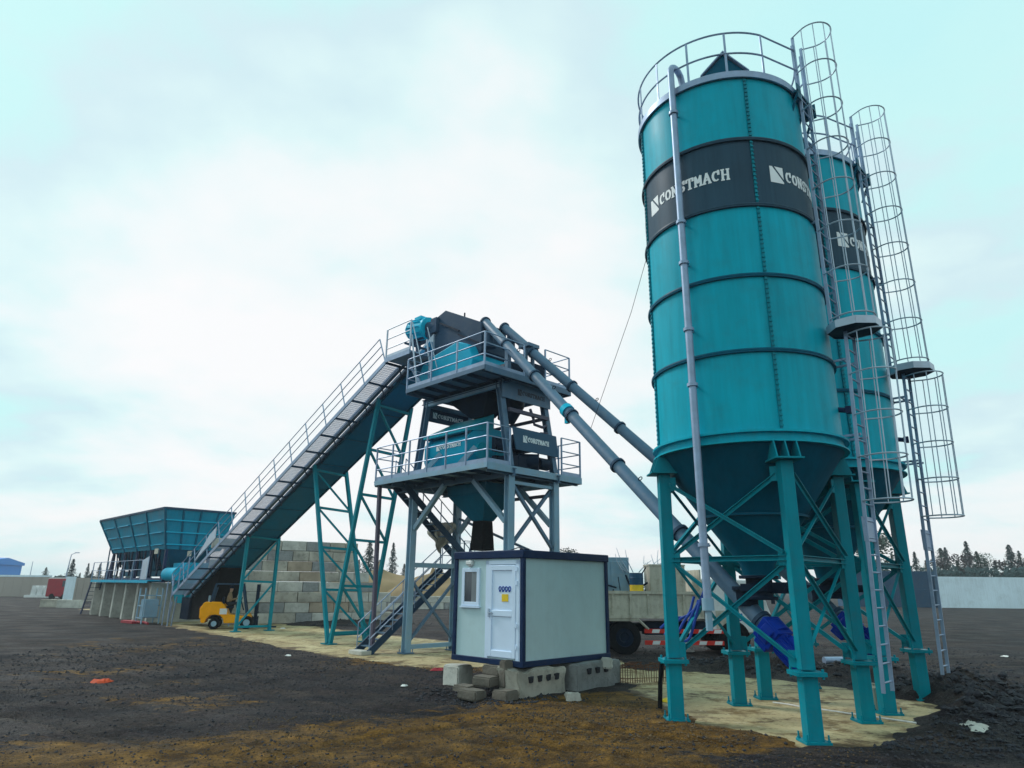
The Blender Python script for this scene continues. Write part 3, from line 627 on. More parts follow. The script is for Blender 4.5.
# ================================================================== SCREW CONVEYORS
def screw(lo, hi, label, clamp, off=(0, 0)):
    lo, hi = V3(lo), V3(hi); d = (hi-lo).normalized()
    t = plant('screw_conveyor', label, 'screw conveyor', 8.5, (lo.y+hi.y)/2, 'screw conveyors from silos to mixer')
    mb = MB(); mb.tube([lo, hi], .16, 24); tb = part(mb, 'tube', 'grey', t)
    x = d.cross(Vector((0, 0, 1))).normalized(); y = x.cross(d)
    Ln = (hi-lo).length
    for f_ in (.005, .18, .36, .53, .70, .86, .995):
        c = lo+d*Ln*f_; mb = MB(); mb.tube([c-d*.035, c+d*.035], .205, 24); part(mb, 'flange', 'greyd', t)
    mb = MB(); c = lo+d*Ln*clamp; mb.tube([c-d*.09, c+d*.09], .20, 20); mb.box(c+Vector((0, 0, -.25)), (.12, .1, .25)); part(mb, 'clamp', 'aqua', t)
    for f_ in (.3, .62, .8):
        mb = MB(); c = lo+d*Ln*f_+y*.16; mb.tube([c+x*.05*math.cos(q)+y*(.05+.05*math.sin(q)) for q in [i*.5236 for i in range(13)]], .012, 5); part(mb, 'lifting_lug', 'dark', t)
    # inlet socket beneath the silo
    c = lo+d*.45; mb = MB(); mb.tube([c, c+Vector((0, 0, .35))], .2, 20); mb.tube([c+Vector((0, 0, .3)), c+Vector((0, 0, .36))], .27, 20); part(mb, 'inlet', 'dark', t)
    # drive: gearbox and finned motor along the axis
    mb = MB(); g0 = lo-d*.03; mb.beam(g0, g0-d*.42, .42, .42, up=y); mb.tube([g0-d*.1, g0-d*.34], .27, 18); mb.beam(g0-d*.2-y*.05, g0-d*.2-y*.33, .3, .3, up=d); gb = part(mb, 'gearbox', 'blue', t, bevel=.02)
    mb = MB(); mb.tube([g0-d*.42, g0-d*.86], .19, 20)
    for k in range(20):
        q = 2*math.pi*k/20; c = x*math.cos(q)*.2+y*math.sin(q)*.2; mb.beam(g0-d*.46+c, g0-d*.80+c, .012, .04, up=c)
    mb.tube([g0-d*.86, g0-d*.97], [.22, .19], 20); mb.beam(g0-d*.55+y*.2, g0-d*.72+y*.2, .16, .16, up=y); part(mb, 'motor', 'blue', t)
    # outlet at the top, chute into the mixer's cement hopper
    c = hi-d*.55; mb = MB(); mb.tube([c, c-Vector((0, 0, .75))], .15, 18); mb.tube([c-Vector((0, 0, .7)), c-Vector((0, 0, .78))], .22, 18); part(mb, 'outlet', 'greyd', t)
    return t
screw((13.98, -2.1, 1.66), (3.15, .45, 11.5), 'nearer grey screw conveyor tube rising from the nearer silo, with an aqua clamp', .55)
screw((13.98, 1.51, 1.70), (3.35, 1.2, 11.45), 'farther grey screw conveyor tube rising behind the nearer one from the farther silo', .12)
# ================================================================== MIXING TOWER
tw = plant('mixing_tower', 'grey steel mixing tower with teal twin shaft mixer, two railed decks and a stair', 'mixing plant', 2.5, 1.05)
for (u, w) in ((0, 0), (5, 0), (5, 2.1), (0, 2.1)):
    mb = MB(); mb.beam((u, w, .05), (u, w, 5.62), .24, .24, up=(1, 0, 0), prof='H', t=.035); c = part(mb, 'column', 'greyl', tw)
    mb = MB(); mb.box((u, w, .03), (.42, .42, .04))
    for sx in (-.16, .16):
        for sy in (-.16, .16): mb.tube([(u+sx, w+sy, 0), (u+sx, w+sy, .16)], .018, 6)
    part(mb, 'base_plate', 'grey', c)
    du = .58 if u == 0 else -.55
    mb = MB(); mb.beam((u+(.05 if u == 0 else -.0), w, 5.92), (u+du, w, 8.85), .2, .2, up=(1, 0, 0), prof='H', t=.03); c = part(mb, 'upper_column', 'grey', tw)
def B(name, m, *beams, parent=tw, **kw):
    mb = MB()
    for a, b, w, h in beams: mb.beam(a, b, w, h, **kw)
    return part(mb, name, m, parent)
for w in (0, 2.1):
    B('knee_brace', 'greyl', ((.15, w, 4.2), (1.75, w, 5.62), .15, .15)); B('knee_brace', 'greyl', ((4.85, w, 4.2), (3.3, w, 5.62), .15, .15))
B('brace', 'grey', ((0, .1, 2.4), (0, 2.0, .45), .09, .09)); B('brace', 'grey', ((.06, .1, .45), (.06, 2.0, 2.4), .09, .09))
B('tie_beam', 'greyl', ((0, .12, 2.95), (0, 1.98, 2.95), .16, .16)); B('tie_beam', 'greyl', ((0, .12, .22), (0, 1.98, .22), .14, .14))
B('brace', 'grey', ((5, .12, 5.35), (5, 1.98, 3.45), .1, .1)); B('brace', 'grey', ((4.94, .12, 3.45), (4.94, 1.98, 5.35), .1, .1)); B('tie_beam', 'greyl', ((5, .12, 5.42), (5, 1.98, 5.42), .1, .1))
B('brace', 'grey', ((.15, 2.1, 4.7), (4.85, 2.1, 3.1), .08, .08)); B('tie_beam', 'purple', ((.12, 2.1, 5.2), (4.88, 2.1, 5.2), .1, .1))
# lower deck
DZ = 5.88
mb = MB(); mb.b2((-1.0, -1.1, DZ-.04), (5.15, 3.35, DZ)); dk = part(mb, 'lower_deck', 'greyl', tw)
for w in (0, 2.1): mb = MB(); mb.beam((-.9, w, DZ-.165), (5.25, w, DZ-.165), .14, .24, prof='H', t=.025); part(mb, 'deck_girder', 'grey', dk)
for u in (0, 5): mb = MB(); mb.beam((u, -.98, DZ-.15), (u, 3.3, DZ-.15), .1, .2, prof='H', t=.02); part(mb, 'deck_girder', 'grey', dk)
mb = MB()
mb.beam((-.92, -1.12, DZ-.07), (5.17, -1.12, DZ-.07), .03, .16); mb.beam((5.17, -1.1, DZ-.09), (5.17, 3.35, DZ-.09), .03, .22); mb.beam((-.92, -1.1, DZ-.09), (-.92, 3.35, DZ-.09), .03, .22); mb.beam((-.9, 3.37, DZ-.09), (5.15, 3.37, DZ-.09), .03, .22)
part(mb, 'deck_edge', 'greyl', dk)
mb = MB()
for u in np.arange(-.4, 5.1, .9): mb.beam((u, -1.05, DZ-.1), (u, 3.3, DZ-.1), .05, .11)
each(mb, 'joist', 'greyd', dk)
mb = MB(); railing(mb, [(-.9, -.0, DZ), (-.9, -1.1, DZ), (5.13, -1.1, DZ), (5.13, -.12, DZ)], 1.25, .024, (.42, .84), 1.0); part(mb, 'guard_rail', 'galv', tw)
mb = MB(); railing(mb, [(5.13, 2.35, DZ), (5.13, 3.33, DZ), (-.9, 3.33, DZ), (-.9, 2.3, DZ)], 1.3, .024, (.42, .84), 1.0); part(mb, 'guard_rail', 'galv', tw)
B('deck_post', 'purple', ((-.55, -1.0, .0), (-.75, -1.0, 5.7), .12, .12))
# mixer
mt = None
mb = MB(); prof = [(-.05, 6.5), (.12, 6.22), (.45, 6.06), (.8, 6.02), (1.0, 6.12), (1.2, 6.02), (1.55, 6.06), (1.88, 6.22), (2.05, 6.5), (2.05, 7.15), (1.75, 7.42), (.25, 7.42), (-.05, 7.15)]
mb.prism([(a+.05, b) for a, b in prof], 0, .80, 2.95); mx_ = part(mb, 'mixer', 'tealbright', tw, bevel=.02)
mb = MB(); prof2 = [(-.14, 6.5), (.05, 6.12), (.45, 5.95), (1.65, 5.95), (2.05, 6.12), (2.2, 6.5), (2.2, 7.1), (1.8, 7.6), (.3, 7.6), (-.14, 7.1)]
mb.prism(prof2, 0, 2.95, 3.05); mb.prism(prof2, 0, .70, .80); each(mb, 'end_plate', 'tealbright', mx_, bevel=.01)
mb = MB(); mb.tube([(3.05, .5, 6.7), (3.2, .5, 6.7)], .32, 20); mb.tube([(3.05, 1.5, 6.7), (3.2, 1.5, 6.7)], .32, 20); each(mb, 'shaft_cover', 'teal', mx_)
mb = MB(); mb.add([(.62, -.16, 7.44), (3.12, -.16, 7.44), (3.05, 1.1, 8.15), (.85, 1.1, 8.15), (.62, -.16, 7.36), (3.12, -.16, 7.36), (3.05, 1.1, 7.56), (.85, 1.1, 7.56)], [(0, 1, 2, 3), (4, 7, 6, 5), (0, 4, 5, 1), (1, 5, 6, 2), (2, 6, 7, 3), (3, 7, 4, 0)]); part(mb, 'mixer_lid', 'teal', mx_)
f = lambda x, y, d: (1.25+x, -.03-d, 6.9+y)
part(lettering('CONSTMACH', f, 0, .17, .115), 'lettering', 'logo', mx_, smooth=False)
mb = MB()
for u in (1.15, 3.0):
    mb.beam((u-.2, -.5, DZ+.05), (u+.4, -.05, 6.75), .1, .16); mb.beam((u-.3, .0, DZ+.06), (u+.7, .0, DZ+.06), .12, .12); mb.beam((u-.3, 2.1, DZ+.06), (u+.7, 2.1, DZ+.06), .12, .12)
mb.b2((.4, -.4, DZ+.0), (1.7, .1, DZ+.22)); each(mb, 'mixer_mount', 'greyl', mx_)
mb = MB()
for w, z in ((.75, 6.9), (.75, 6.25), (1.6, 6.9)):
    mb.tube([(3.75, w, z), (4.45, w, z)], .24, 16); mb.box((3.7, w, z), (.2, .5, .5)); mb.tube([(4.45, w, z), (4.58, w, z)], [.26, .2], 16)
each(mb, 'drive_motor', 'dark', mx_, 3, bevel=.01)
mb = MB(); mb.tube([(4.6, .8, 6.2), (5.0, 1.3, 6.2)], .28, 16); mb.box((4.7, .8, 6.12), (.5, .7, .45)); mb.tube([(4.9, 1.4, 6.2), (4.9, 1.9, 6.2)], .2, 14); part(mb, 'hydraulic_unit', 'dark', tw, bevel=.02)
# discharge cone and rubber chute
mb = MB()
def frust(mb, a, b):
    (u0, u1, w0, w1, z0), (p0, p1, q0, q1, z1) = a, b
    mb.add([(u0, w0, z0), (u1, w0, z0), (u1, w1, z0), (u0, w1, z0), (p0, q0, z1), (p1, q0, z1), (p1, q1, z1), (p0, q1, z1)], [(3, 2, 1, 0), (4, 5, 6, 7), (0, 1, 5, 4), (1, 2, 6, 5), (2, 3, 7, 6), (3, 0, 4, 7)])
frust(mb, (1.5, 3.55, .3, 1.8, 5.62), (1.55, 3.5, .35, 1.75, 5.25)); frust(mb, (1.55, 3.5, .35, 1.75, 5.249), (2.33, 2.91, .8, 1.3, 4.40)); part(mb, 'discharge_cone', 'tealdark', tw, bevel=.015)
mb = MB(); frust(mb, (2.36, 2.88, .83, 1.27, 4.395), (2.30, 2.94, .78, 1.32, 3.42)); part(mb, 'discharge_chute', 'black', tw)
# stair
def stair(tn, a, b, width, n, m='greyd'):
    a, b = V3(a), V3(b); d = b-a; side = Vector((1, 0, 0))*width/2; st = None
    mb = MB()
    for s_ in (-1, 1): mb.beam(a+side*s_, b+side*s_, .05, .24, prof='U', t=.012)
    st = part(mb, 'staircase', m, tw)
    mb = MB()
    for i in range(1, n): c = a+d*(i/n); mb.box((c.x, c.y, c.z), (width-.05, .24, .035))
    each(mb, 'tread', 'grey', st)
    mb = MB(); z1 = Vector((0, 0, 1))
    for s_ in (-1, 1):
        for h_ in (.45, .95): mb.tube([a+side*s_+z1*h_, b+side*s_+z1*h_], .018, 6)
        for i in range(5): c = a+d*(i/4)+side*s_; mb.tube([c, c+z1*.95], .02, 6)
    part(mb, 'handrail', 'galv', st); return st
s1_ = stair('low', (-.75, -1.25, .05), (-.75, 2.35, 2.9), .75, 14)
stair('up', (-.1-1.7, 2.9, 2.95), (-.1-1.7+0.0, -.2, 5.75), .7, 13) if False else None
mb = MB(); mb.b2((-1.3, 2.35, 2.86), (.15, 3.35, 2.92)); railing(mb, [(-1.3, 2.4, 2.9), (-1.3, 3.33, 2.9), (.12, 3.33, 2.9), (.12, 2.4, 2.9)], 1.0, .018, (.5,), .9, toe=False); mb.beam((-1.25, 3.3, 0), (-1.25, 3.3, 2.86), .08); mb.beam((.1, 3.3, 0), (.1, 3.3, 2.86), .08); part(mb, 'stair_landing', 'grey', tw)
stair('up', (-.15, 2.9, 2.95), (-.15+.0, -.55, 5.72), .62, 13)
mb = MB(); mb.b2((-1.15, -1.55, .0), (-.35, -1.15, .14)); part(mb, 'stair_footing', 'concl', tw, bevel=.02)
# upper stage
UZ = 8.98
mb = MB(); mb.b2((.95, -1.25, UZ-.04), (5.1, 2.9, UZ)); ud = part(mb, 'upper_deck', 'grey', tw)
mb = MB()
for w in (0, 2.1): mb.beam((.3, w, UZ-.14), (5.0, w, UZ-.14), .14, .2, prof='H', t=.025)
for u in np.arange(1.2, 5.1, .75): mb.beam((u, -1.2, UZ-.1), (u, 2.85, UZ-.1), .05, .12)
each(mb, 'joist', 'greyd', ud)
mb = MB(); mb.beam((.93, -1.27, UZ-.06), (5.12, -1.27, UZ-.06), .03, .14); mb.beam((5.12, -1.25, UZ-.08), (5.12, 2.9, UZ-.08), .03, .2); mb.beam((.93, -1.25, UZ-.08), (.93, 2.9, UZ-.08), .03, .2); mb.beam((.95, 2.92, UZ-.08), (5.1, 2.92, UZ-.08), .03, .2); part(mb, 'deck_edge', 'grey', ud)
mb = MB(); railing(mb, [(.95, -.3, UZ), (.95, -1.25, UZ), (5.08, -1.25, UZ), (5.08, .55, UZ)], 1.15, .024, (.4, .78), 1.25); part(mb, 'guard_rail', 'galv', tw)
mb = MB(); railing(mb, [(5.08, 1.6, UZ), (5.08, 2.88, UZ), (1.0, 2.88, UZ)], 1.25, .024, (.4, .8), 1.25); part(mb, 'guard_rail', 'galv', tw)
B('cross_beam', 'greyl', ((.5, 0, 8.72), (4.55, 0, 8.72), .12, .16)); B('cross_beam', 'grey', ((.5, 2.1, 8.72), (4.55, 2.1, 8.72), .12, .16)); B('cross_beam', 'grey', ((.52, .1, 8.72), (.52, 2.0, 8.72), .12, .16))
B('cross_beam', 'purple', ((4.82, .1, 7.84), (4.82, 2.0, 7.84), .1, .12)); B('cross_beam', 'purple', ((.3, 0.1, 7.5), (.3, 2.0, 7.5), .1, .12))
B('cross_beam', 'purple', ((.3, 2.1, 7.9), (4.7, 2.1, 7.9), .1, .1))
mb = MB(); mb.prism([(-.1, 8.86), (2.25, 8.86), (2.25, 8.25), (-.1, 8.25)], 0, 4.68, 4.72); sp = part(mb, 'sign_panel', 'grey', tw)
f = lambda x, y, d: (4.722+d, .62+x, 8.47+y)
part(lettering('CONSTMACH', f, 0, .16, .115), 'lettering', 'logod', sp, smooth=False)
mb = MB(); mb.prism([(.02, 7.2), (2.12, 7.2), (2.22, 6.48), (.2, 6.48)], 0, 5.06, 5.1); sp = part(mb, 'sign_panel', 'signblue', tw)
f = lambda x, y, d: (5.102+d, .50+x, 6.78+y)
part(lettering('CONSTMACH', f, 0, .17, .105), 'lettering', 'logo', sp, smooth=False)
mb = MB(); mb.prism([(-.05, 8.70), (2.1, 8.70), (2.1, 8.15), (-.05, 8.15)], 0, .43, .47); sp = part(mb, 'sign_panel', 'greyd', tw)
f = lambda x, y, d: (.472+d, .35+x, 8.33+y)
part(lettering('CONSTMACH', f, 0, .17, .13), 'lettering', 'logo', sp, smooth=False)
# aggregate, cement and water weighing hung beneath the upper deck
mb = MB(); frust(mb, (1.3, 3.5, .3, 1.8, 8.95), (1.5, 3.3, .5, 1.6, 8.6)); frust(mb, (1.5, 3.3, .5, 1.6, 8.599), (2.1, 2.8, .8, 1.4, 8.1)); part(mb, 'weigh_hopper', 'dark', tw)
mb = MB(); mb.tube([(3.9, 1.2, 8.9), (3.9, 1.2, 8.3), (3.7, 1.2, 7.7)], [.4, .4, .18], 18); mb.tube([(3.0, 1.8, 8.9), (3.0, 1.8, 8.1)], .35, 16); part(mb, 'weigh_hopper', 'dark', tw)
mb = MB(); mb.tube([(4.6, 1.35, 8.1), (4.75, 1.35, 7.75), (4.75, 1.4, 7.55), (4.8, 1.75, 7.5), (4.8, 1.95, 7.6)], .05, 8); mb.tube([(5.0, 1.3, 5.9), (5.0, 1.35, 6.9), (4.95, 1.5, 7.25), (4.9, 1.9, 7.3)], .03, 6); part(mb, 'water_pipe', 'purple', tw)
# on the upper deck
mb = MB()
mb.prism([(.25, 9.12), (.2, 9.95), (.45, 10.35), (1.0, 10.5), (1.7, 10.62), (2.4, 10.75), (3.0, 10.5), (3.3, 9.9), (3.1, 9.12)], 1, -.2, 1.5); part(mb, 'aggregate_hopper', 'tealbright', tw, bevel=.03)
mb = MB(); mb.prism([(.55, 10.55), (.45, 12.25), (1.15, 12.45), (3.25, 11.38), (3.3, 10.3), (2.9, 9.9)], 1, .2, 1.45); hd = part(mb, 'conveyor_hood', 'greyd', tw, bevel=.02)
mb = MB()
for u, z in ((.95, 11.95), (2.05, 11.2)): mb.beam((u, .13, z), (u+1.15, .13, z-.62), .06, .05, up=(0, 1, 0))
mb.tube([(1.95, .5, 11.9), (1.95, .5, 12.2)], .03, 8); part(mb, 'stiffener', 'dark', hd)
mb = MB(); mb.b2((3.6, 1.0, UZ), (4.5, 2.2, UZ+.9)); mb.tube([(3.9, .2, UZ+.3), (4.7, .2, UZ+.3)], .22, 14); mb.b2((3.9, -.1, UZ), (4.6, .5, UZ+.25)); part(mb, 'pump_unit', 'dark', tw, bevel=.02)
mb = MB(); mb.b2((4.70, .0, UZ), (4.85, .16, UZ+.95)); mb.b2((4.6, 1.02, UZ), (4.7, 1.12, UZ+1.2)); mb.b2((4.6, 1.36, UZ), (4.7, 1.46, UZ+1.2)); mb.b2((4.4, .95, UZ+1.3), (4.9, 1.5, UZ+1.42)); part(mb, 'screw_support', 'grey', tw)
# ================================================================== BELT CONVEYOR
bc = plant('belt_conveyor', 'long inclined teal belt conveyor with a railed walkway climbing to the mixing tower', 'belt conveyor', -11, .7)
zb = lambda u: 10.60+.453*u; zt = lambda u: 10.72+.463*u
ua, ub = -20.3, .55
mb = MB(); vs = []
for w in (-.02, 1.42):
    vs += [(ua, w, zb(ua)), (ub, w, zb(ub)), (ub, w, zt(ub)+.3), (ua, w, zt(ua)+.3)]
mb.add(vs, [(0, 1, 2, 3), (7, 6, 5, 4), (0, 4, 5, 1), (1, 5, 6, 2), (2, 6, 7, 3), (3, 7, 4, 0)]); box_ = part(mb, 'casing', 'tealcase', bc)
mb = MB(); n = 11
for i in range(n+1):
    u = ua+(ub-ua)*i/n; mb.beam((u, -.03, zb(u)-.012), (u, 1.43, zb(u)-.012), .05, .02, up=(0, 0, 1))
mb.beam((ua, -.035, zb(ua)+.02), (ub, -.035, zb(ub)+.02), .03, .16); mb.beam((ua, 1.44, zb(ua)+.0), (ub, 1.44, zb(ub)+.0), .05, .16)
each(mb, 'casing_rib', 'tealdark', box_)
mb = MB()
for u in np.arange(-19.6, .3, 1.15): 
    z = zt(u); mb.beam((u+.5, 0, z+.24), (u+.5, -1.12, z+.24), .045, .08); mb.beam((u-.2, -.10, z-.14), (u+.7, -.10, z+.27), .05, .05); mb.beam((u+.1, -.06, z-.12), (u+.5, -.5, z+.2), .04, .04)
each(mb, 'walkway_bracket', 'greyd', bc, 3)
# open grating: long bars and cross rods
mb = MB(); uw = -.75
for k in range(12): w = -1.06+k*.056; mb.beam((ua+.4, w, zt(ua+.4)+.11), (uw, w, zt(uw)+.11), .008, .03)
u = ua+.4
while u < uw: mb.beam((u, -1.08, zt(u)+.115), (u, -.44, zt(u)+.115), .012, .012); u += .11
wk = part(mb, 'walkway', 'galv', bc)
mb = MB(); mb.beam((ua+.3, -1.12, zt(ua+.3)+.09), (uw, -1.12, zt(uw)+.09), .03, .16); mb.beam((ua+.3, -.42, zt(ua+.3)+.09), (uw, -.42, zt(uw)+.09), .03, .14); each(mb, 'stringer', 'galv', wk)
mb = MB(); mb.beam((ua+.3, -.26, zt(ua+.3)+.16), (uw, -.26, zt(uw)+.16), .16, .05); mb.beam((ua+.3, -.08, zt(ua+.3)+.12), (uw, -.08, zt(uw)+.12), .05, .12); each(mb, 'cable_tray', 'grey', bc)
mb = MB(); n = 14; z1 = Vector((0, 0, 1)); up_ = Vector((-.42, 0, .9)).normalized()
A_, B_ = Vector((ua+.5, -1.13, zt(ua+.5)+.1)), Vector((uw, -1.13, zt(uw)+.1))
for h_ in (.42, .78, 1.15): mb.tube([A_+up_*h_, B_+up_*h_], .02, 6)
for i in range(n+1): c = A_.lerp(B_, i/n); mb.beam(c-up_*.08, c+up_*1.15, .04, .03)
part(mb, 'handrail', 'galv', bc)
mb = MB(); wl_ = Vector((0, 1.13+1.5, 0))
for h_ in (.5, 1.0): mb.tube([A_+wl_+up_*h_, B_+wl_+up_*h_], .018, 6)
for i in range(n+1): c = A_.lerp(B_, i/n)+wl_; mb.beam(c-up_*.1, c+up_*1.0, .035, .03)
part(mb, 'handrail', 'galv', bc)
# head landing
LZ = zt(-.6)+.12
mb = MB(); mb.b2((-.75, -1.15, LZ-.05), (.85, -.08, LZ)); mb.beam((-.75, -1.16, LZ-.06), (.85, -1.16, LZ-.06), .03, .18); mb.beam((.0, -.6, LZ-.1), (1.1, -.5, UZ), .1, .1); part(mb, 'head_landing', 'galv', bc)
mb = MB(); railing(mb, [(-.72, -1.13, LZ), (.82, -1.13, LZ)], 1.2, .024, (.4, .8), 1.6); 
for s_ in (0, .7): mb.beam((.85, -1.1+s_, LZ+.6), (1.35, -1.1+s_, UZ+.05), .04, .06); mb.tube([(.85, -1.1+s_, LZ+1.1), (1.55, -1.1+s_, UZ+.9)], .02, 6)
part(mb, 'landing_rail', 'galvl', bc)
# supports: first a square frame, then a V of two ladder frames on shared feet
def ladder_frame(p0, p1, q0, q1, n, flip=False, up_=(1, 0, 0)):
    """p0->p1 near leg bottom->top, q0->q1 far leg"""
    p0, p1, q0, q1 = map(V3, (p0, p1, q0, q1)); mb = MB(); mb.beam(p0, p1, .14, .14, up=up_)
    fr = part(mb, 'support_frame', 'tealleg', bc); mb = MB(); mb.beam(q0, q1, .14, .14, up=up_); part(mb, 'support_leg', 'tealleg', fr); mb = MB(); mc = MB()
    for i in range(n+1):
        t_ = .04+.93*i/n; mb.beam(p0.lerp(p1, t_), q0.lerp(q1, t_), .10, .10)
        if i < n:
            t2 = .04+.93*(i+1)/n; a, b = (p0.lerp(p1, t2), q0.lerp(q1, t_)) if flip else (p0.lerp(p1, t_), q0.lerp(q1, t2)); 
            mc.beam(a, b, .08, .08)
    each(mb, 'rung', 'tealleg', fr); each(mc, 'brace', 'tealleg', fr)
    mb = MB()
    for q in (p0, q0): mb.box((q.x, q.y, .03), (.4, .4, .04))
    each(mb, 'base_plate', 'tealleg', fr)
def lf(u0, w0, w1, u1, n, flip=False):
    zz = zb(u1)+.12
    ladder_frame((u0, w0, .05), (u1, -.12, zz), (u0, w1, .05), (u1, 1.5, zb(u1)+.02), n, flip)
lf(-13.55, -.15, 1.55, -13.45, 2)
lf(-4.95, -.15, 1.55, -7.4, 4, True); lf(-4.75, -.15, 1.55, -2.55, 5, True)
# tail section frame
mb = MB(); mb.b2((-21.2, -.1, .3), (-20.0, 1.5, 1.45)); part(mb, 'tail_box', 'dark', bc)
mb = MB()
for u, w in ((-20.6, -.9), (-20.0, -.9), (-18.2, 1.45)): mb.beam((u, w, 0), (u+.25, w, zt(u)+.05), .06, .06)
for u in (-20.7, -19.9, -19.1, -18.0): mb.beam((u, -1.14, zt(u) if u > -19.6 else .0), (u, -1.14, zt(u)+1.15), .05, .05)
each(mb, 'tail_post', 'galv', bc)
mb = MB(); mb.prism([(-20.2, .3), (-20.2, 1.4), (-16.6, 3.03), (-16.8, 2.5), (-18.0, .45)], 1, .02, 1.38); part(mb, 'dust_skirt', 'black', bc)
mb = MB(); mb.add([(-17.2, -1.2, zt(-17.2)+.55), (-14.8, -1.2, zt(-14.8)+.55), (-14.8, -1.2, zt(-14.8)+1.1), (-15.6, -1.2, zt(-15.6)+1.1), (-17.2, -1.18, zt(-17.2)+.55), (-14.8, -1.18, zt(-14.8)+.55), (-14.8, -1.18, zt(-14.8)+1.1), (-15.6, -1.18, zt(-15.6)+1.1)], [(0, 1, 2, 3), (7, 6, 5, 4), (0, 4, 5, 1), (2, 6, 7, 3)]); part(mb, 'side_panel', 'galvl', bc)
# drive at the head
mb = MB(); c = Vector((-.38, .2, 12.05)); ax = Vector((.93, .1, -.1)).normalized()
mb.tube([c-ax*.45, c+ax*.40], .40, 12); mb.tube([c-ax*.62, c-ax*.45], [.30, .42], 12); mb.tube([c+ax*.4, c+ax*.5], .46, 12); mb.box(c+Vector((.05, -.05, .42)), (.42, .35, .16))
for k in range(12):
    q = 2*math.pi*k/12; y_ = Vector((0, 1, 0)); x_ = ax.cross(y_).normalized(); o_ = (x_*math.cos(q)+y_*math.sin(q))*.42; mb.beam(c-ax*.38+o_, c+ax*.34+o_, .02, .06, up=o_)
dm = part(mb, 'drive_motor', 'aqua', bc, bevel=.01)
mb = MB(); mb.tube([c+ax*.5, c+ax*1.1], .26, 14); mb.box(c+ax*1.0, (.35, .5, .6)); part(mb, 'gearbox', 'greyd', dm)
mb = MB(); mb.beam((-.6, .25, 11.75), (-.55, .3, zt(-.6)), .12, .2); mb.beam((.1, .2, 11.9), (.9, .4, 10.9), .3, .3); mb.b2((-1.0, .1, 11.62), (.1, .6, 11.7)); part(mb, 'motor_bracket', 'greyd', dm)
mb = MB(); mb.prism([(-.9, zt(-.9)+.2), (-.5, 11.0), (.6, 11.6), (.6, 10.9)], 1, .1, 1.3); part(mb, 'head_cover', 'galvl', bc)
# ================================================================== AGGREGATE BINS
ab = plant('aggregate_bins', 'row of teal aggregate bins with flared hoppers on concrete piers at the conveyor foot', 'aggregate hopper', -30, .7)
u0, u1 = -37.0, -23.3; nb = 4; w0, w1 = -1.05, 3.2
hz0, hz1 = 4.15, 6.5
b0, b1, bw0, bw1 = -34.2, -23.7, -.55, 2.7
mb = MB(); frust(mb, (b0, b1, bw0, bw1, hz0), (u0, u1, w0, w1, hz1)); hopm = part(mb, 'hopper', 'tealhop', ab)
mb = MB(); md = MB()
for i in range(nb+1):
    t_ = i/nb; mb.beam((b0+(b1-b0)*t_, bw0-.03, hz0), (u0+(u1-u0)*t_, w0-.03, hz1), .09, .09, up=(0, 1, 0))
for t_ in (0, .25, .5, .75):
    mb.beam((b1+.03+(u1-b1)*0, bw0+(bw1-bw0)*t_, hz0), (u1+.03, w0+(w1-w0)*t_, hz1), .09, .09, up=(1, 0, 0))
for t_ in (.12, .42, .72):
    u_a, u_b = b0+(u0-b0)*t_, b1+(u1-b1)*t_; w_ = bw0+(w0-bw0)*t_; z = hz0+(hz1-hz0)*t_
    for i in range(nb):
        a, b = u_a+(u_b-u_a)*(i+.14)/nb, u_a+(u_b-u_a)*(i+.86)/nb; md.beam((a, w_-.07, z), (b, w_-.07, z), .12, .05)
    md.beam((u_b+.06, w_, z), (u_b+.06, bw1, z), .06, .07)
each(mb, 'hopper_rib', 'tealdark', hopm); each(md, 'stiffener', 'tealbright', hopm)
mb = MB(); mb.beam((u0, w0-.02, hz1+.02), (u1, w0-.02, hz1+.02), .1, .12); mb.beam((u1+.02, w0, hz1+.02), (u1+.02, w1, hz1+.02), .1, .12); mb.beam((u0, w1, hz1+.02), (u1, w1, hz1+.02), .1, .12); part(mb, 'rim', 'greyd', hopm)
for i in range(nb):
    a = b0+(b1-b0)*(i+.5)/nb; mb = MB(); frust(mb, (a-.55, a+.55, .1, 1.5, 3.0), (a-1.2, a+1.2, -.45, 2.4, hz0)); part(mb, 'bin_outlet', 'tealdark', ab)
    mb = MB(); mb.tube([(a-.2, -.4, 3.7), (a+.1, -.35, 3.2)], .07, 8); mb.beam((a-.7, -.62, hz0), (a-.55, -.62, 2.6), .09, .09); mb.beam((a+.6, -.62, hz0), (a+.5, -.62, 2.6), .09, .09); mb.beam((a-.3, -.6, hz0), (a+.35, -.6, 3.0), .06, .06); part(mb, 'gate_cylinder', 'dark', ab)
mb = MB(); mb.beam((b0-.2, -.5, 2.35), (b1+.3, -.5, 2.35), .2, .26); mb.beam((b0-.2, 2.0, 2.35), (b1+.3, 2.0, 2.35), .2, .26)
for i in range(nb+1):
    a = b0+(b1-b0)*i/nb; mb.beam((a, -.5, 2.4), (a, -.5, hz0), .16, .16); mb.beam((a, 2.0, 2.4), (a, 2.0, hz0), .16, .16)
mb.beam((b0-.6, -.5, 2.4), (b0, -.5, hz0), .14, .14); part(mb, 'frame', 'navy', ab)
mb = MB(); mb.b2((b0, .25, 2.6), (-21.5, 1.35, 2.95)); mb.tube([(b0, .8, 2.8), (-21.5, .8, 2.8)], .2, 8); part(mb, 'weigh_belt', 'tealdark', ab)
mb = MB(); mb.b2((b1+.0, .0, 2.2), (b1+2.3, 1.6, 3.35)); mb.tube([(b1+.3, -.35, 2.7), (b1+2.2, -.35, 2.7)], .38, 18); part(mb, 'drive_drum', 'tealbright', ab, bevel=.02)
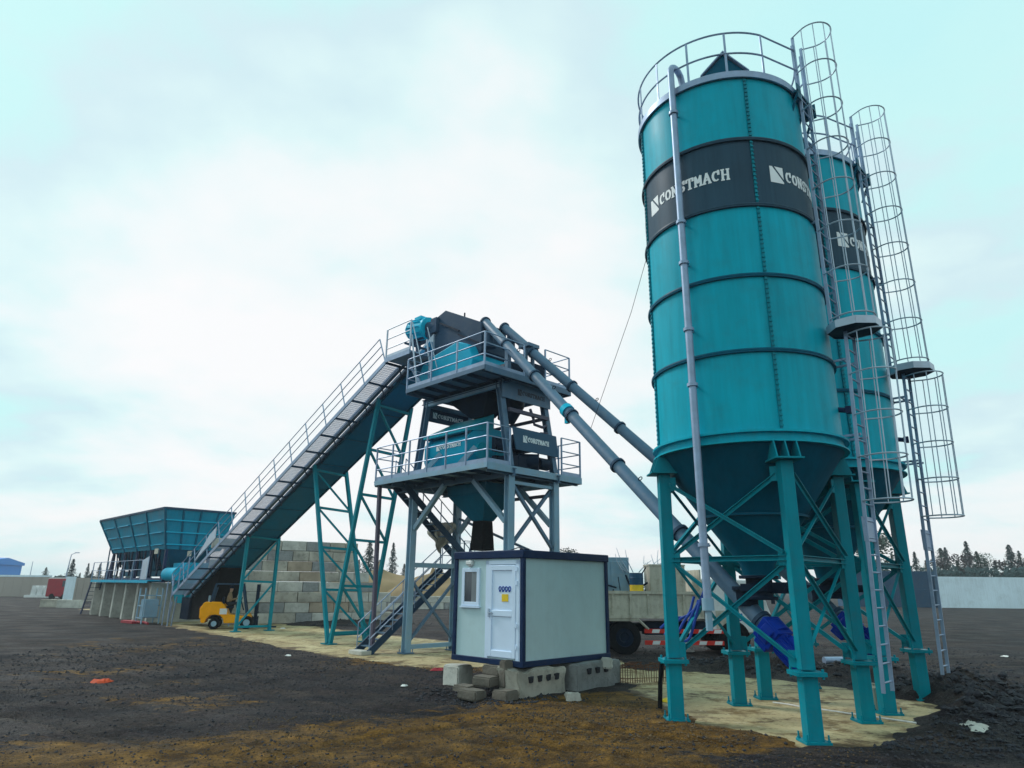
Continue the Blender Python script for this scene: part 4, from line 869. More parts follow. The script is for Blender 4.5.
mb = MB(); frust(mb, (b1+.6, b1+1.6, .2, 1.2, 1.1), (b1+.1, b1+2.2, .0, 1.5, 2.2)); part(mb, 'transfer_chute', 'teal', ab)
mb = MB(); mb.b2((b0-1.2, -1.35, 2.30), (b1+.2, -.62, 2.36)); mb.beam((b0-1.2, -1.37, 2.27), (b1+.2, -1.37, 2.27), .04, .14); dk_ = part(mb, 'walkway', 'tealbright', ab)
mb = MB(); railing(mb, [(b0-1.2, -1.35, 2.36), (b1-1.2, -1.35, 2.36)], 1.15, .025, (.6,), 1.9, toe=False); part(mb, 'guard_rail', 'galv', dk_)
mb = MB(); mb.prism([(b1-1.1, 2.4), (b1-.1, 2.4), (b1-.1, 3.7), (b1-1.1, 3.5)], 1, -1.38, -1.34); part(mb, 'cabinet_door', 'galvl', ab)
mb = MB(); mb.b2((b1-.35, -1.06, 3.85), (b1+.2, -1.02, 4.15)); part(mb, 'notice_plate', 'cream', ab)
mb = MB(); mb.b2((b1+2.0, .0, 3.7), (b1+2.55, .04, 4.0)); part(mb, 'notice_plate', 'cream', ab)
for i in range(6):
    a = -24.1-2.35*i; mb = MB(); mb.b2((a-.16, -.95, -.05), (a+.16, 2.3, 2.2)); part(mb, 'pier', 'concl', ab, bevel=.02)
mb = MB(); mb.b2((-36, 1.2, -.05), (-24.3, 1.5, 2.15)); part(mb, 'back_wall', 'concb', ab)
mb = MB()
mb.beam((b0-2.6, -1.3, 0), (b0-1.2, -1.3, 2.35), .06, .2); mb.beam((b0-2.6, -.65, 0), (b0-1.2, -.65, 2.35), .06, .2)
for i in range(1, 9): mb.box((b0-2.6+1.4*i/9, -.97, 2.35*i/9), (.2, .6, .03))
part(mb, 'staircase', 'navy', ab)
# things lying at the bins
o = MB(); o.tube([(0, 0, .06), (.7, .1, .07), (1.5, -.1, .06), (2.4, .15, .08), (3.2, 0, .06)], .07, 8); o.b2((.4, -.3, 0), (1.9, .3, .12))
o = o.build('roof_strip', 'red'); o.location = wor(-24.8, -1.9, .02); o.rotation_euler = (0, 0, ANG+.1); tag(o, 'red metal strip lying on the ground before the bin piers', 'metal strip')
mb = MB(); 
for x in (0, .95): mb.beam((x, 0, 0), (x, 0, 1.9), .06); mb.beam((x, .9, 0), (x, .9, 1.9), .06)
for z in (.3, .95, 1.5): mb.beam((0, 0, z), (.95, 0, z), .05); mb.beam((0, .9, z), (.95, .9, z), .05); mb.beam((0, 0, z), (0, .9, z), .05)
mb.b2((.1, .1, .35), (.85, .8, 1.3)); o = mb.build('equipment_rack', 'greyl'); o.location = wor(-23.3, -1.7, .02); o.rotation_euler = (0, 0, ANG); tag(o, 'grey metal rack standing at the end of the concrete piers', 'rack')
# ================================================================== CONTROL CABIN
CZ = .60
cab = empty('control_cabin', 'grey-green prefabricated control cabin with navy frame and white door, raised on concrete blocks', 'cabin', (.293, 15.465, 0), -.76)
CH, CA, CB = 2.433, 2.286, 3.212                     # local: x from -CA to 0, y from 0 to CB
mb = MB(); mb.b2((-CA+.05, .05, CZ+.06), (-.05, CB-.05, CZ+CH-.06)); part(mb, 'wall_panel', 'panel', cab)
mb = MB(); F_ = .10
for x in (-CA, 0):
    for y in (0, CB):
        sx = 1 if x < 0 else -1; sy = 1 if y == 0 else -1; mb.b2((x, y, CZ+.11), (x+sx*F_, y+sy*F_, CZ+CH-.14))
each(mb, 'corner_post', 'navy', cab, bevel=.012)
mb = MB(); 
mb.b2((-CA-.02, -.02, CZ+CH-.15), (.02, CB+.02, CZ+CH+.03)); part(mb, 'roof', 'navy', cab, bevel=.02)
mb = MB(); mb.b2((-CA-.005, -.005, CZ), (.005, CB+.005, CZ+.12)); part(mb, 'floor_frame', 'navy', cab, bevel=.01)
# door (in the face y = 0) and window
fx = lambda px: -CA*(523-px)/(523-452.5)
dx0, dx1 = -1.20, -.14
mb = MB()
for a, b, z0_, z1_ in ((dx0, dx0+.10, .12, 2.24), (dx1-.10, dx1, .12, 2.24), (dx0, dx1, 2.15, 2.24)): mb.b2((a, .02, CZ+z0_), (b, .06, CZ+z1_)) if False else mb.b2((a, -.0+.02, CZ+z0_), (b, .075, CZ+z1_))
part(mb, 'door_frame', 'pvc', cab, bevel=.006)
mb = MB(); a, b = dx0+.10, dx1-.10
mb.b2((a, .034, CZ+.15), (b, .07, CZ+2.14)); dr = part(mb, 'door', 'pvc', cab)
mb = MB(); st = .11
for (x0_, x1_, z0_, z1_) in ((a+.004, a+st, .16, 2.13), (b-st, b-.004, .16, 2.13), (a+st, b-st, 2.02, 2.13), (a+st, b-st, .16, .30), (a+st, b-st, 1.02, 1.15)): mb.b2((x0_, .01, CZ+z0_), (x1_, .036, CZ+z1_))
each(mb, 'door_rail', 'pvc', dr, bevel=.008)
mb = MB(); mb.b2((a+.03, -.03, CZ+1.0), (a+.065, .012, CZ+1.18)); mb.b2((a+.03, -.035, CZ+1.08), (a+.17, -.015, CZ+1.105)); part(mb, 'handle', 'galvl', dr)
mb = MB(); mb.b2((a+.42, .025, CZ+1.34), (a+.62, .033, CZ+1.50)); part(mb, 'notice', 'yellow', dr)
mb = MB()
for k in range(4): c = a+.36+k*.10; mb.tube([(c+.035*math.cos(q), .028, CZ+1.62+.045*math.sin(q)) for q in np.linspace(0, 6.0, 12)], .012, 5); mb.b2((c-.03, .024, CZ+1.55), (c+.02, .033, CZ+1.575))
part(mb, 'door_number', 'bluehose', dr)
mb = MB()
for z in (.35, .8, 1.7, 2.0): mb.b2((b+.01, -.0, CZ+z), (b+.05, .02, CZ+z+.09))
each(mb, 'hinge', 'pvc', dr)
mb = MB(); mb.b2((-.125, .02, CZ+.1), (-.075, .06, CZ+2.28)); part(mb, 'trim_strip', 'pvc', cab)
wx0, wx1, wz0, wz1 = -2.02, -1.42, 1.22, 2.08
mb = MB()
for (x0_, x1_, z0_, z1_) in ((wx0, wx0+.09, wz0, wz1), (wx1-.09, wx1, wz0, wz1), (wx0+.09, wx1-.09, wz1-.09, wz1), (wx0+.09, wx1-.09, wz0, wz0+.09)): mb.b2((x0_, .015, CZ+z0_), (x1_, .06, CZ+z1_))
wn = part(mb, 'window_frame', 'pvc', cab, bevel=.006)
mb = MB(); mb.b2((wx0+.09, .035, CZ+wz0+.09), (wx1-.09, .048, CZ+wz1-.09)); part(mb, 'pane', 'glass', wn)
mb = MB(); mb.b2((wx0+.33, .028, CZ+wz0+.09), (wx1-.09, .034, CZ+wz1-.09)); part(mb, 'pane', 'curtain', wn)
mb = MB(); mb.b2((wx0-.03, -.01, CZ+wz0-.04), (wx1+.03, .05, CZ+wz0-.005)); part(mb, 'sill', 'pvc', wn)
mb = MB(); mb.tube([(wx0+.28, .05, CZ+2.19), (wx0+.28, -.03, CZ+2.17)], [.09, .07], 16); mb.box((wx0+.28, .0, CZ+2.2), (.2, .09, .09)); part(mb, 'wall_lamp', 'white', cab, bevel=.015)
mb = MB(); mb.tube([(-.5, .1, CZ+CH+.03), (-.3, .15, CZ+CH+.09), (-.05, .08, CZ+CH+.05), (.03, .02, CZ+CH-.05)], .012, 6); mb.box((-.1, .15, CZ+CH+.045), (.22, .03, .03), .5); part(mb, 'cable', 'dark', cab)
mb = MB(); mb.tube([(-CA+.1, .4, CZ+CH), (-CA+.1, .4, CZ+CH+.12)], .02, 6); part(mb, 'lifting_eye', 'navy', cab)
# ---- blocks under the cabin
def rough_block(name, label, cat, c, sz, rz, m, seed, pock=False, group=None, chip=.06, z0=None):
    import bmesh
    bm = bmesh.new(); bmesh.ops.create_cube(bm, size=1)
    for v in bm.verts: v.co = Vector((v.co.x*sz[0], v.co.y*sz[1], v.co.z*sz[2]))
    bmesh.ops.bevel(bm, geom=bm.edges[:], offset=.03, segments=2, affect='EDGES')
    bmesh.ops.subdivide_edges(bm, edges=[e for e in bm.edges if e.calc_length() > .12], cuts=5, use_grid_fill=True)
    for v in bm.verts:
        p = v.co*1.0; n = Vector((noise.noise(p*3+Vector((seed, 0, 0))), noise.noise(p*3+Vector((0, seed, 0))), noise.noise(p*3+Vector((0, 0, seed)))))
        v.co += n*chip+Vector((noise.noise(p*11+Vector((seed, 1, 0))), noise.noise(p*11+Vector((2, seed, 0))), 0))*chip*.3
    me = bpy.data.meshes.new(name); bm.to_mesh(me); bm.free(); me.materials.append(M[m]); me.shade_smooth(); me.set_sharp_from_angle(angle=R(35))
    o = bpy.data.objects.new(name, me); C.objects.link(o); o.location = c; o.rotation_euler = (0, 0, rz); return tag(o, label, cat, group)
def cl(x, y, z=0):
    a = -.76; return Vector((.293+x*math.cos(a)-y*math.sin(a), 15.465+x*math.sin(a)+y*math.cos(a), z))
def pocked(o, n, w, h, y):
    mb = MB()
    for i in range(n):
        x = -w/2+w*(i+.5)/n; mb.prism([(x-.06, h+.05), (x+.07, h+.06), (x+.05, h-.06), (x-.03, h-.07)], 1, y-.06, y+.05)
    q = mb.build('pocket_shade', 'stone'); q.parent = o; return q  # raised dark prisms, no real hollows: their shade is the stone colour
# faces of the two big blocks look along the cabin's right-hand side (local +x)
b1_ = rough_block('concrete_block', 'rugged pale concrete block under the front corner of the cabin', 'concrete block', cl(-.26, .60, .25), (1.62, .62, .62), -.76+math.pi/2, 'concrete', 5, chip=.10)
b2_ = rough_block('concrete_block', 'grey pitted concrete block under the right end of the cabin', 'concrete block', cl(-.10, 2.36, .27), (1.45, .6, .62), -.76+math.pi/2, 'concb', 9, chip=.05)
pocked(b1_, 4, 1.15, .12, -.31); pocked(b2_, 3, 1.0, .14, -.30)
rough_block('concrete_block', 'white concrete block under the left corner of the cabin', 'concrete block', cl(-CA+.0, .22, .24), (.52, .5, .46), -.76, 'concl', 2, chip=.03)
rough_block('concrete_block', 'grey concrete block in the dark under the far left of the cabin', 'concrete block', cl(-CA+.3, 2.7, .27), (.62, .6, .58), -.76, 'concb', 21, chip=.03)
rough_block('concrete_block', 'small upright grey block leaning at the right end beyond the pitted block', 'concrete block', cl(-.05, 3.3, .27), (.22, .5, .56), -.76, 'concb', 13, chip=.04)
rough_block('stone_slab', 'broken pale slab piece resting on the grey pitted block', 'slab piece', cl(.18, 2.8, .52), (.42, .26, .2), 1.2, 'concl', 12, chip=.07)
ST = [(-1.18, -.55, .10, 'left tan paving stone lying at the bottom of the cabin step', 0), (-.62, -.88, .10, 'front tan paving stone lying at the bottom of the cabin step', .05), (-.15, -.38, .10, 'right tan paving stone lying at the bottom of the cabin step', -.1),
      (-.75, -.35, .31, 'tan paving stone in the middle tier of the cabin step', .1), (-.40, -.08, .47, 'tall paving stone stood on end, right of the step\'s top', 1.4), (-.78, -.04, .50, 'topmost paving stone of the cabin step, just below the door', .0)]
for i, (x, y, z, lb, rz) in enumerate(ST):
    up_r = abs(rz) > 1; rough_block('paving_stone', lb, 'paving stone', cl(x, y, z), (.52, .36, .20) if not up_r else (.22, .3, .55), -.76+(rz if not up_r else 0), 'paver', 30+i, chip=.025, group='paving stones stacked as the cabin step')
rough_block('paving_stone', 'paving stone under the topmost one of the cabin step', 'paving stone', cl(-.78, -.02, .29), (.5, .3, .2), -.76, 'paver', 44, chip=.025, group='paving stones stacked as the cabin step')
rough_block('rock', 'small pale rock on the mud in front of the rugged block', 'rock', (1.33, 15.2, .09), (.34, .2, .2), .2, 'concl', 71, chip=.08)
# ================================================================== FORKLIFT + DRIVER
fk = empty('forklift', 'orange and yellow forklift truck parked under the conveyor beside the first support', 'forklift', at(219.5, 39.6), R(16))
def fpt(): pass
mb = MB(); body = [(-.66, .36), (-.68, 1.08), (-.62, 1.26), (-.5, 1.32), (.22, 1.30), (.42, 1.12), (.62, .72), (1.3, .62), (1.62, .74), (1.72, .60), (1.72, .30), (.45, .28), (.40, .50), (.25, .66), (.0, .70), (-.25, .66), (-.40, .50), (-.44, .30), (-.6, .30)]
mb.prism(body, 1, -.55, .55); part(mb, 'body', 'orange', fk, bevel=.05)
mb = MB(); mb.prism([(-.74, .5), (-.76, 1.0), (-.64, 1.2), (-.5, 1.2), (-.5, .5)], 1, -.56, .56); part(mb, 'counterweight', 'orange', fk, bevel=.07)
for (x, r) in ((.0, .27), (1.55, .32)):
    for y in (-.52, .52):
        mb = MB(); mb.tube([(x, y-.11, r), (x, y+.11, r)], r, 24); w_ = part(mb, 'wheel', 'black', fk, bevel=.02)
        mb = MB(); s_ = 1 if y > 0 else -1; mb.tube([(x, y+s_*.10, r), (x, y+s_*.125, r)], r*.5, 16); part(mb, 'rim', 'greyl', w_)
mb = MB()
for y in (-.48, .48):
    mb.beam((-.30, y, 1.25), (-.12, y, 2.2), .09, .06, up=(0, 1, 0)); mb.beam((1.15, y, 2.2), (1.5, y, .7), .08, .06, up=(0, 1, 0)); mb.beam((-.15, y, 2.2), (1.2, y, 2.2), .07, .07)
for k in range(7): mb.b2((-.1+k*.19, -.46, 2.2), (-.04+k*.19, .46, 2.24))
og = part(mb, 'overhead_guard', 'greyd', fk)
mb = MB(); mb.tube([(-.45, .25, 1.3), (-.45, .25, 1.62)], .06, 10); part(mb, 'gas_bottle', 'greyl', fk)
mb = MB()
for y in (-.33, .33): mb.b2((1.85, y-.05, .1), (1.98, y+.05, 2.2)); mb.b2((2.0, y-.06, .06), (3.0, y+.06, .10)); mb.b2((2.0, y-.06, .06), (2.05, y+.06, .6))
for z in (.4, 1.2, 2.1): mb.b2((1.87, -.33, z-.05), (1.95, .33, z+.05))
mb.b2((1.98, -.5, .35), (2.03, .5, .45)); mb.b2((1.98, -.5, .75), (2.03, .5, .85)); mb.tube([(1.91, 0, .2), (1.91, 0, 1.9)], .05, 8); part(mb, 'mast', 'dark', fk)
mb = MB(); mb.b2((.3, -.25, 1.0), (.8, .25, 1.1)); mb.b2((.22, -.25, 1.0), (.32, .25, 1.55)); part(mb, 'seat', 'dark', fk, bevel=.03)
mb = MB(); mb.tube([(1.3, 0, .9), (1.12, 0, 1.38)], .03, 8); mb.tube([(1.12+.05*math.cos(q), .17*math.sin(q), 1.38+.16*math.cos(q)) for q in np.linspace(0, 6.28, 14)], .02, 6); part(mb, 'steering_wheel', 'dark', fk)
for y in (-.46, .40): mb = MB(); mb.b2((-.77, y, .92), (-.73, y+.14, 1.10)); part(mb, 'tail_lamp', 'red', fk)
mb = MB(); mb.b2((.2, -.562, .72), (.55, -.552, 1.0)); part(mb, 'sticker', 'white', fk)
def person(name, label, joints, edges, rad, loc, rz, mats, zones):
    me = bpy.data.meshes.new(name); me.from_pydata(joints, edges, []); o = bpy.data.objects.new(name, me); C.objects.link(o)
    sk = o.modifiers.new('skin', 'SKIN'); sub = o.modifiers.new('sub', 'SUBSURF'); sub.levels = sub.render_levels = 2
    sv = me.skin_vertices[0].data
    for i, r in enumerate(rad): sv[i].radius = (r, r) if not isinstance(r, tuple) else r
    sv[0].use_root = True
    dg = bpy.context.evaluated_depsgraph_get(); me2 = bpy.data.meshes.new_from_object(o.evaluated_get(dg)); bpy.data.objects.remove(o)
    me2.name = name; me2.materials.clear()
    for m in mats: me2.materials.append(M[m])
    for p in me2.polygons: p.material_index = zones(p.center); p.use_smooth = True
    o = bpy.data.objects.new(name, me2); C.objects.link(o); o.location = loc; o.rotation_euler = (0, 0, rz); return tag(o, label, 'person')
J = [(0, 0, 0), (0, 0, .22), (.03, 0, .45), (.05, 0, .58), (.08, 0, .72), (.06, 0, .82), (.02, .10, 0), (.42, .12, .03), (.50, .12, -.38), (.62, .12, -.42), (.02, -.10, 0), (.42, -.12, .03), (.50, -.12, -.38), (.62, -.12, -.42),
     (.03, .20, .47), (.12, .25, .2), (.38, .15, .26), (.47, .12, .28), (.03, -.20, .47), (.12, -.25, .2), (.38, -.15, .26), (.47, -.12, .28)]
Ed = [(0, 1), (1, 2), (2, 3), (3, 4), (4, 5), (0, 6), (6, 7), (7, 8), (8, 9), (0, 10), (10, 11), (11, 12), (12, 13), (2, 14), (14, 15), (15, 16), (16, 17), (2, 18), (18, 19), (19, 20), (20, 21)]
rd = [.15, .16, .15, .06, .10, .08, .10, .08, .05, .05, .10, .08, .05, .05, .08, .055, .045, .04, .08, .055, .045, .04]
bd = at(219.5, 39.6); ca, sa = math.cos(R(16)), math.sin(R(16)); ofs = (bd.x+.52*ca, bd.y+.52*sa, 1.22)
pr_ = person('person', 'person in a tan jacket and dark cap sitting at the wheel of the forklift', J, Ed, rd, ofs, R(16), ['jacket', 'trousers', 'skin'], lambda c: 2 if c.z > .60 or c.x > .43 and c.z > .15 else (1 if c.z < .10 else 0))
mb = MB(); mb.lathe([(.115, .76), (.12, .82), (.09, .90), (0, .93)], 16, c=(.07, 0, 0)); mb.box((.19, 0, .785), (.12, .16, .015)); q = mb.build('cap', 'dark'); q.parent = pr_
# ================================================================== DUMP TRUCK
TD = 25.0; tx0 = 3.05
tk = empty('dump_truck', 'weathered cream dump truck behind the cabin and silo legs, loaded with scrap equipment', 'truck', (tx0, TD, 0), R(2))
def wheel(x, y, r, parent):
    mb = MB(); mb.lathe([(r*.55, -.14), (r*.93, -.15), (r, -.10), (r, .10), (r*.93, .15), (r*.55, .14)], 28)
    vs = [(x+a, y+c, r+b) for a, b, c in mb.v]; mb.v = vs; w_ = part(mb, 'wheel', 'black', parent)
    mb = MB(); s_ = -1 if y < 1 else 1; mb.lathe([(.0, s_*.02), (r*.25, s_*.02), (r*.3, s_*.10), (r*.52, s_*.06), (r*.58, s_*.13)], 20); mb.v = [(x+a, y+c, r+b) for a, b, c in mb.v]; part(mb, 'rim', 'dark', w_)
for x in (1.0, 4.9):
    for y in (.15, 2.1): wheel(x, y, .58, tk)
mb = MB(); mb.b2((-.6, .7, .75), (6.3, .85, 1.0)); mb.b2((-.6, 1.5, .75), (6.3, 1.65, 1.0)); mb.b2((1.8, .3, .65), (2.6, .9, 1.1)); mb.tube([(3.0, .5, .85), (4.0, .5, .85)], .28, 16); part(mb, 'chassis', 'dark', tk)
mb = MB(); mb.b2((-.7, .0, 1.22), (3.85, 2.35, 1.30)); mb.b2((-.7, 0, 1.30), (3.85, .06, 2.12)); mb.b2((-.7, 2.29, 1.30), (3.85, 2.35, 2.12)); mb.b2((-.7, .06, 1.3), (-.64, 2.29, 2.12)); mb.b2((3.79, .06, 1.3), (3.85, 2.29, 2.9)); bed = part(mb, 'dump_bed', 'cream', tk)
mb = MB()
for x in np.linspace(-.66, 3.8, 8): mb.b2((x-.04, -.05, 1.28), (x+.04, 0, 2.1))
mb.b2((-.7, -.06, 2.04), (3.85, .0, 2.14)); mb.b2((-.7, -.06, 1.22), (3.85, 0, 1.32)); part(mb, 'bed_rib', 'cream', bed)
mb = MB(); mb.tube([(.25, .0, 1.02), (.45, .0, 1.18), (1.5, .0, 1.18), (1.85, .0, .85)], .05, 6); mb.b2((.4, -.03, 1.12), (1.55, .4, 1.18)); part(mb, 'mudguard', 'cream', tk)
mb = MB(); mb2 = MB()
for z in (.80, .42):
    mb.b2((1.7, -.04, z-.07), (4.5, .02, z+.07))
    for k in range(5): x = 1.95+k*.55; mb2.prism([(x, z-.06), (x+.26, z-.06), (x+.30, z+.06), (x+.04, z+.06)], 1, -.047, -.04)
gd = part(mb, 'side_guard', 'striped', tk); part(mb2, 'stripe', 'white', gd)
mb = MB(); cabp = [(4.1, .75), (6.25, .75), (6.3, 1.4), (5.95, 2.55), (4.1, 2.6)]
mb.prism(cabp, 1, .05, 2.3); cb = part(mb, 'cab', 'white', tk, bevel=.05)
mb = MB(); mb.prism([(4.75, 1.6), (5.95, 1.6), (5.72, 2.35), (4.75, 2.35)], 1, .03, .055); mb.add([(6.24, .3, 1.65), (6.24, 2.05, 1.65), (6.02, 2.05, 2.4), (6.02, .3, 2.4)], [(0, 1, 2, 3)]); part(mb, 'cab_window', 'glass', cb)
mb = MB(); mb.b2((4.3, .03, .9), (4.7, .05, 1.5)); part(mb, 'cab_panel', 'cream', cb)
f = lambda x, y, d: (4.85+x, .043-d, 1.15+y)
mb = lettering('AS', f, 0, .26, .2, icon=False); part(mb, 'lettering', 'bluehose', cb, smooth=False)
mb = MB()
for k in range(4): x = 5.55+k*.12; mb.prism([(x, 1.18), (x+.06, 1.18), (x+.10, 1.36), (x+.04, 1.36)], 1, .036, .044)
part(mb, 'stripe', 'red', cb)
mb = MB(); mb.tube([(6.1, .0, 2.3), (6.35, -.15, 2.2), (6.35, -.15, 1.9)], .02, 6); mb.b2((6.3, -.25, 1.75), (6.36, -.05, 2.15)); part(mb, 'mirror', 'dark', cb)
mb = MB(); mb.b2((6.2, .05, .5), (6.42, 2.3, .85)); part(mb, 'bumper', 'cream', tk, bevel=.03)
# load on the truck: separate things
def onbed(x, y, z): a = R(2); return (tx0+x*math.cos(a)-y*math.sin(a), TD+x*math.sin(a)+y*math.cos(a), z)
mb = MB(); mb.b2((0, 0, 0), (1.30, .9, 1.75)); mb.b2((-.02, -.02, 1.72), (1.32, .92, 1.78)); mb.b2((.02, -.012, .05), (.63, 0, 1.66)); mb.b2((.67, -.012, .05), (1.28, 0, 1.66)); mb.b2((.56, -.04, .9), (.60, -.012, 1.1))
o = mb.build('metal_cabinet', 'cream', bevel=.01); o.location = onbed(2.05, .3, 1.30); o.rotation_euler = (0, 0, R(2)); tag(o, 'large cream metal cabinet standing on the truck bed', 'cabinet')
dm_ = empty('oil_drum', 'blue drum with a yellow lower half on the truck bed beside the cabinet', 'drum', onbed(1.58, .42, 2.15))
mb = MB(); mb.lathe([(.25, .20), (.25, .42), (.262, .43), (.25, .45), (.25, .62), (.235, .62), (0, .60)], 28); part(mb, 'upper_half', 'contblue', dm_)
mb = MB(); mb.lathe([(0, -.28), (.25, -.28), (.25, -.03), (.262, -.02), (.25, -.01), (.25, .20)], 28); part(mb, 'lower_half', 'yellow', dm_)
mb = MB(); rnd = random.Random(4)
for i in range(34):
    x, y = rnd.uniform(-.5, 1.9), rnd.uniform(.3, 1.9); a = rnd.uniform(0, 3.1); z = rnd.uniform(.05, .7)+(.5 if .9 < x < 1.6 else 0); l_ = rnd.uniform(.3, .9)
    d = Vector((math.cos(a)*.7, math.sin(a)*.4, rnd.uniform(-.3, 1.0))).normalized()*l_; mb.tube([Vector((x, y, z)), Vector((x, y, z))+d], rnd.uniform(.012, .04), 6)
for i in range(9): mb.box((rnd.uniform(-.5, .9), rnd.uniform(.4, 1.8), rnd.uniform(.1, .6)), (rnd.uniform(.2, .6), rnd.uniform(.2, .5), rnd.uniform(.15, .4)), rnd.uniform(0, 3))
o = mb.build('scrap_heap', 'dark', smooth=False); o.location = onbed(0, 0, 1.3); tag(o, 'tangle of dark scrap machine parts heaped on the rear of the truck bed', 'scrap')
mb = MB()
for i in range(16):
    x = 1.2+rnd.uniform(0, 1.5); d = Vector((rnd.uniform(-.6, .6), rnd.uniform(-.2, .2), rnd.uniform(.1, .9))); p_ = Vector((x, 1.2, 1.5)); mb.tube([p_, p_+d*.6, p_+d+Vector((.1, 0, .02))], [.02, .014, .008], 5)
o = mb.build('scrap_rods', 'galvl', smooth=False); o.location = onbed(0, 0, 1.3); tag(o, 'pale thin rods and frame pieces sticking up behind the drum on the truck', 'scrap rods')
mb = MB(); mb.b2((0, 0, 0), (1.5, .8, 1.45)); mb.b2((.1, -.02, .1), (.7, 0, 1.3)); mb.b2((.8, -.02, .1), (1.4, 0, 1.3)); o = mb.build('water_tank', 'greyl', bevel=.04); o.location = onbed(.0, 1.3, 1.9); tag(o, 'pale grey tank at the back of the truck bed behind the scrap', 'tank')
# ================================================================== SMALL THINGS NEAR THE SILOS
rnd = random.Random(11)
mb = MB()
p0 = Vector((2.75, 17.9, .0)); p1 = Vector((4.35, 18.5, 0))
for i in range(26):
    q = p0.lerp(p1, i/25); h_ = .42+rnd.uniform(-.04, .05); lean = rnd.uniform(-.03, .03)
    mb.tube([q, q+Vector((lean, 0, h_))], .009, 5)
for h_ in (.12, .36): mb.tube([p0+Vector((0, 0, h_)), p1+Vector((0, 0, h_-.03))], .009, 5)
for i in range(14): x = rnd.uniform(0, .9); mb.tube([p0+Vector((x, .3+rnd.random()*.5, .3+rnd.random()*.15)), p0+Vector((x+rnd.uniform(.2, .5), .5+rnd.random()*.4, .32+rnd.random()*.12))], .012, 5)
o = mb.build('rebar_mesh', 'rust'); tag(o, 'rusty rebar cage standing in the slab between the cabin blocks and the silo', 'rebar')
mb = MB(); mb.tube([(2.98, 14.45, 0), (3.0, 14.42, .45), (3.06, 14.38, .95)], .045, 10); o = mb.build('black_hose', 'black'); tag(o, 'black vertical hose standing beside the left silo leg', 'hose')
mb = MB()
c0 = V3(wor(13.96, -2.1)) 
def sl(x, y, z): return c0+U*x+W*y+Vector((0, 0, z))
for k in range(5):
    q = [sl(-.9-.6*t_+.12*k, -1.9+.25*k+.5*math.sin(t_*2.2+k), 1.05+1.3*(1-t_)**1.5+.1*math.sin(5*t_+k)) for t_ in np.linspace(0, 1, 14)]
    q = [Vector((3.1+.72*t_+.04*math.sin(6*t_+k), 13.75+.18*k, 1.15+.10*k+ (1.0-.12*k)*t_**2+.07*math.sin(8*t_+k*1.3))) for t_ in np.linspace(0, 1, 14)]
    mb.tube(q, .028, 7)
o = mb.build('blue_hoses', 'bluehose'); tag(o, 'bundle of blue hoses draped between the left silo leg and the vent pipe', 'hose')
mb = MB(); mb.tube([(7.75, 14.85, .35), (7.8, 14.87, .06)], .0+.14, 12) if False else None
def flat_bit(name, label, cat, c, r, m, seed, n=9, h=.03, st=1.0):
    rr = random.Random(seed); mb = MB(); top = []; 
    rings = [(1.0, 0), (.7, h*.8), (.35, h)]; vs = []
    jj = [rr.uniform(.6, 1.25) for _ in range(n)]
    for k, z in rings:
        for i in range(n): a = 6.283*i/n; vs.append((r*k*jj[i]*math.cos(a)*st, r*k*jj[i]*math.sin(a), z*rr.uniform(.6, 1.5)))
    fs = []
    for q in range(2):
        for i in range(n): fs.append((q*n+i, q*n+(i+1) % n, (q+1)*n+(i+1) % n, (q+1)*n+i))
    fs.append(tuple(2*n+i for i in range(n))); fs.append(tuple(range(n-1, -1, -1))); mb.add(vs, fs)
    o = mb.build(name, m, smooth=False); x, y = c; o.location = (x, y, max(ground_z(x, y), 0 if sdist(x, y) < 0 else -9)+.008); o.rotation_euler = (0, 0, rr.random()*.6); return tag(o, label, cat)
flat_bit('orange_rag', 'crumpled orange rag lying alone on the dark gravel at left', 'rag', (-9.55, 17.1), .19, 'rag', 1, h=.07, st=1.5)
flat_bit('litter', 'white scrap on the dark ground left of the orange mud, before the stair', 'litter', (-7.14, 23.3), .10, 'litter', 5)
flat_bit('litter', 'small white scrap on the gravel near the cabin', 'litter', (-2.46, 17.1), .09, 'litter', 6)
flat_bit('litter', 'white cloth lying on the dark ground behind the left silo leg', 'litter', (6.6, 26.3), .17, 'litter', 7, h=.10, st=1.8)
flat_bit('litter', 'yellow torn sack lying in mud left of the left silo leg', 'litter', (3.3, 15.3), .16, 'yellow', 8, h=.05)
flat_bit('cement_spill', 'pale flat cement lump in the gravel at lower right', 'cement lump', (7.55, 11.95), .22, 'concl', 9, h=.06, st=1.5)
flat_bit('cement_spill', 'small pale cement lump behind the larger one at lower right', 'cement lump', (7.9, 12.6), .11, 'concl', 10, h=.05)
flat_bit('litter', 'white paper scrap at the far right edge of the yard', 'litter', (17.8, 25.8), .13, 'litter', 15)
flat_bit('litter', 'red plastic piece on the ground left of the cabin blocks', 'litter', (-1.94, 19.9), .17, 'red', 16, h=.05, st=1.6)
flat_bit('litter', 'white scrap beneath the block wall behind the conveyor', 'litter', at(287, 39).to_2d()[:], .14, 'litter', 17)
mb = MB(); mb.tube([(0, 0, .12), (.6, .05, .12)], .10, 14); o = mb.build('pipe_offcut', 'galv'); o.location = (9.4, 21.5, .12); o.rotation_euler = (0, 0, .1); tag(o, 'grey pipe offcut lying on the gravel between the silo legs', 'pipe')
mb = MB(); mb.lathe([(0, .0), (.13, 0), (.14, .3), (.12, .42), (.05, .46), (.05, .5), (0, .5)], 18); o = mb.build('plastic_canister', 'cream'); o.location = wor(14.85, .55, .0); tag(o, 'pale yellowish plastic canister behind the front leg of the farther silo', 'canister')
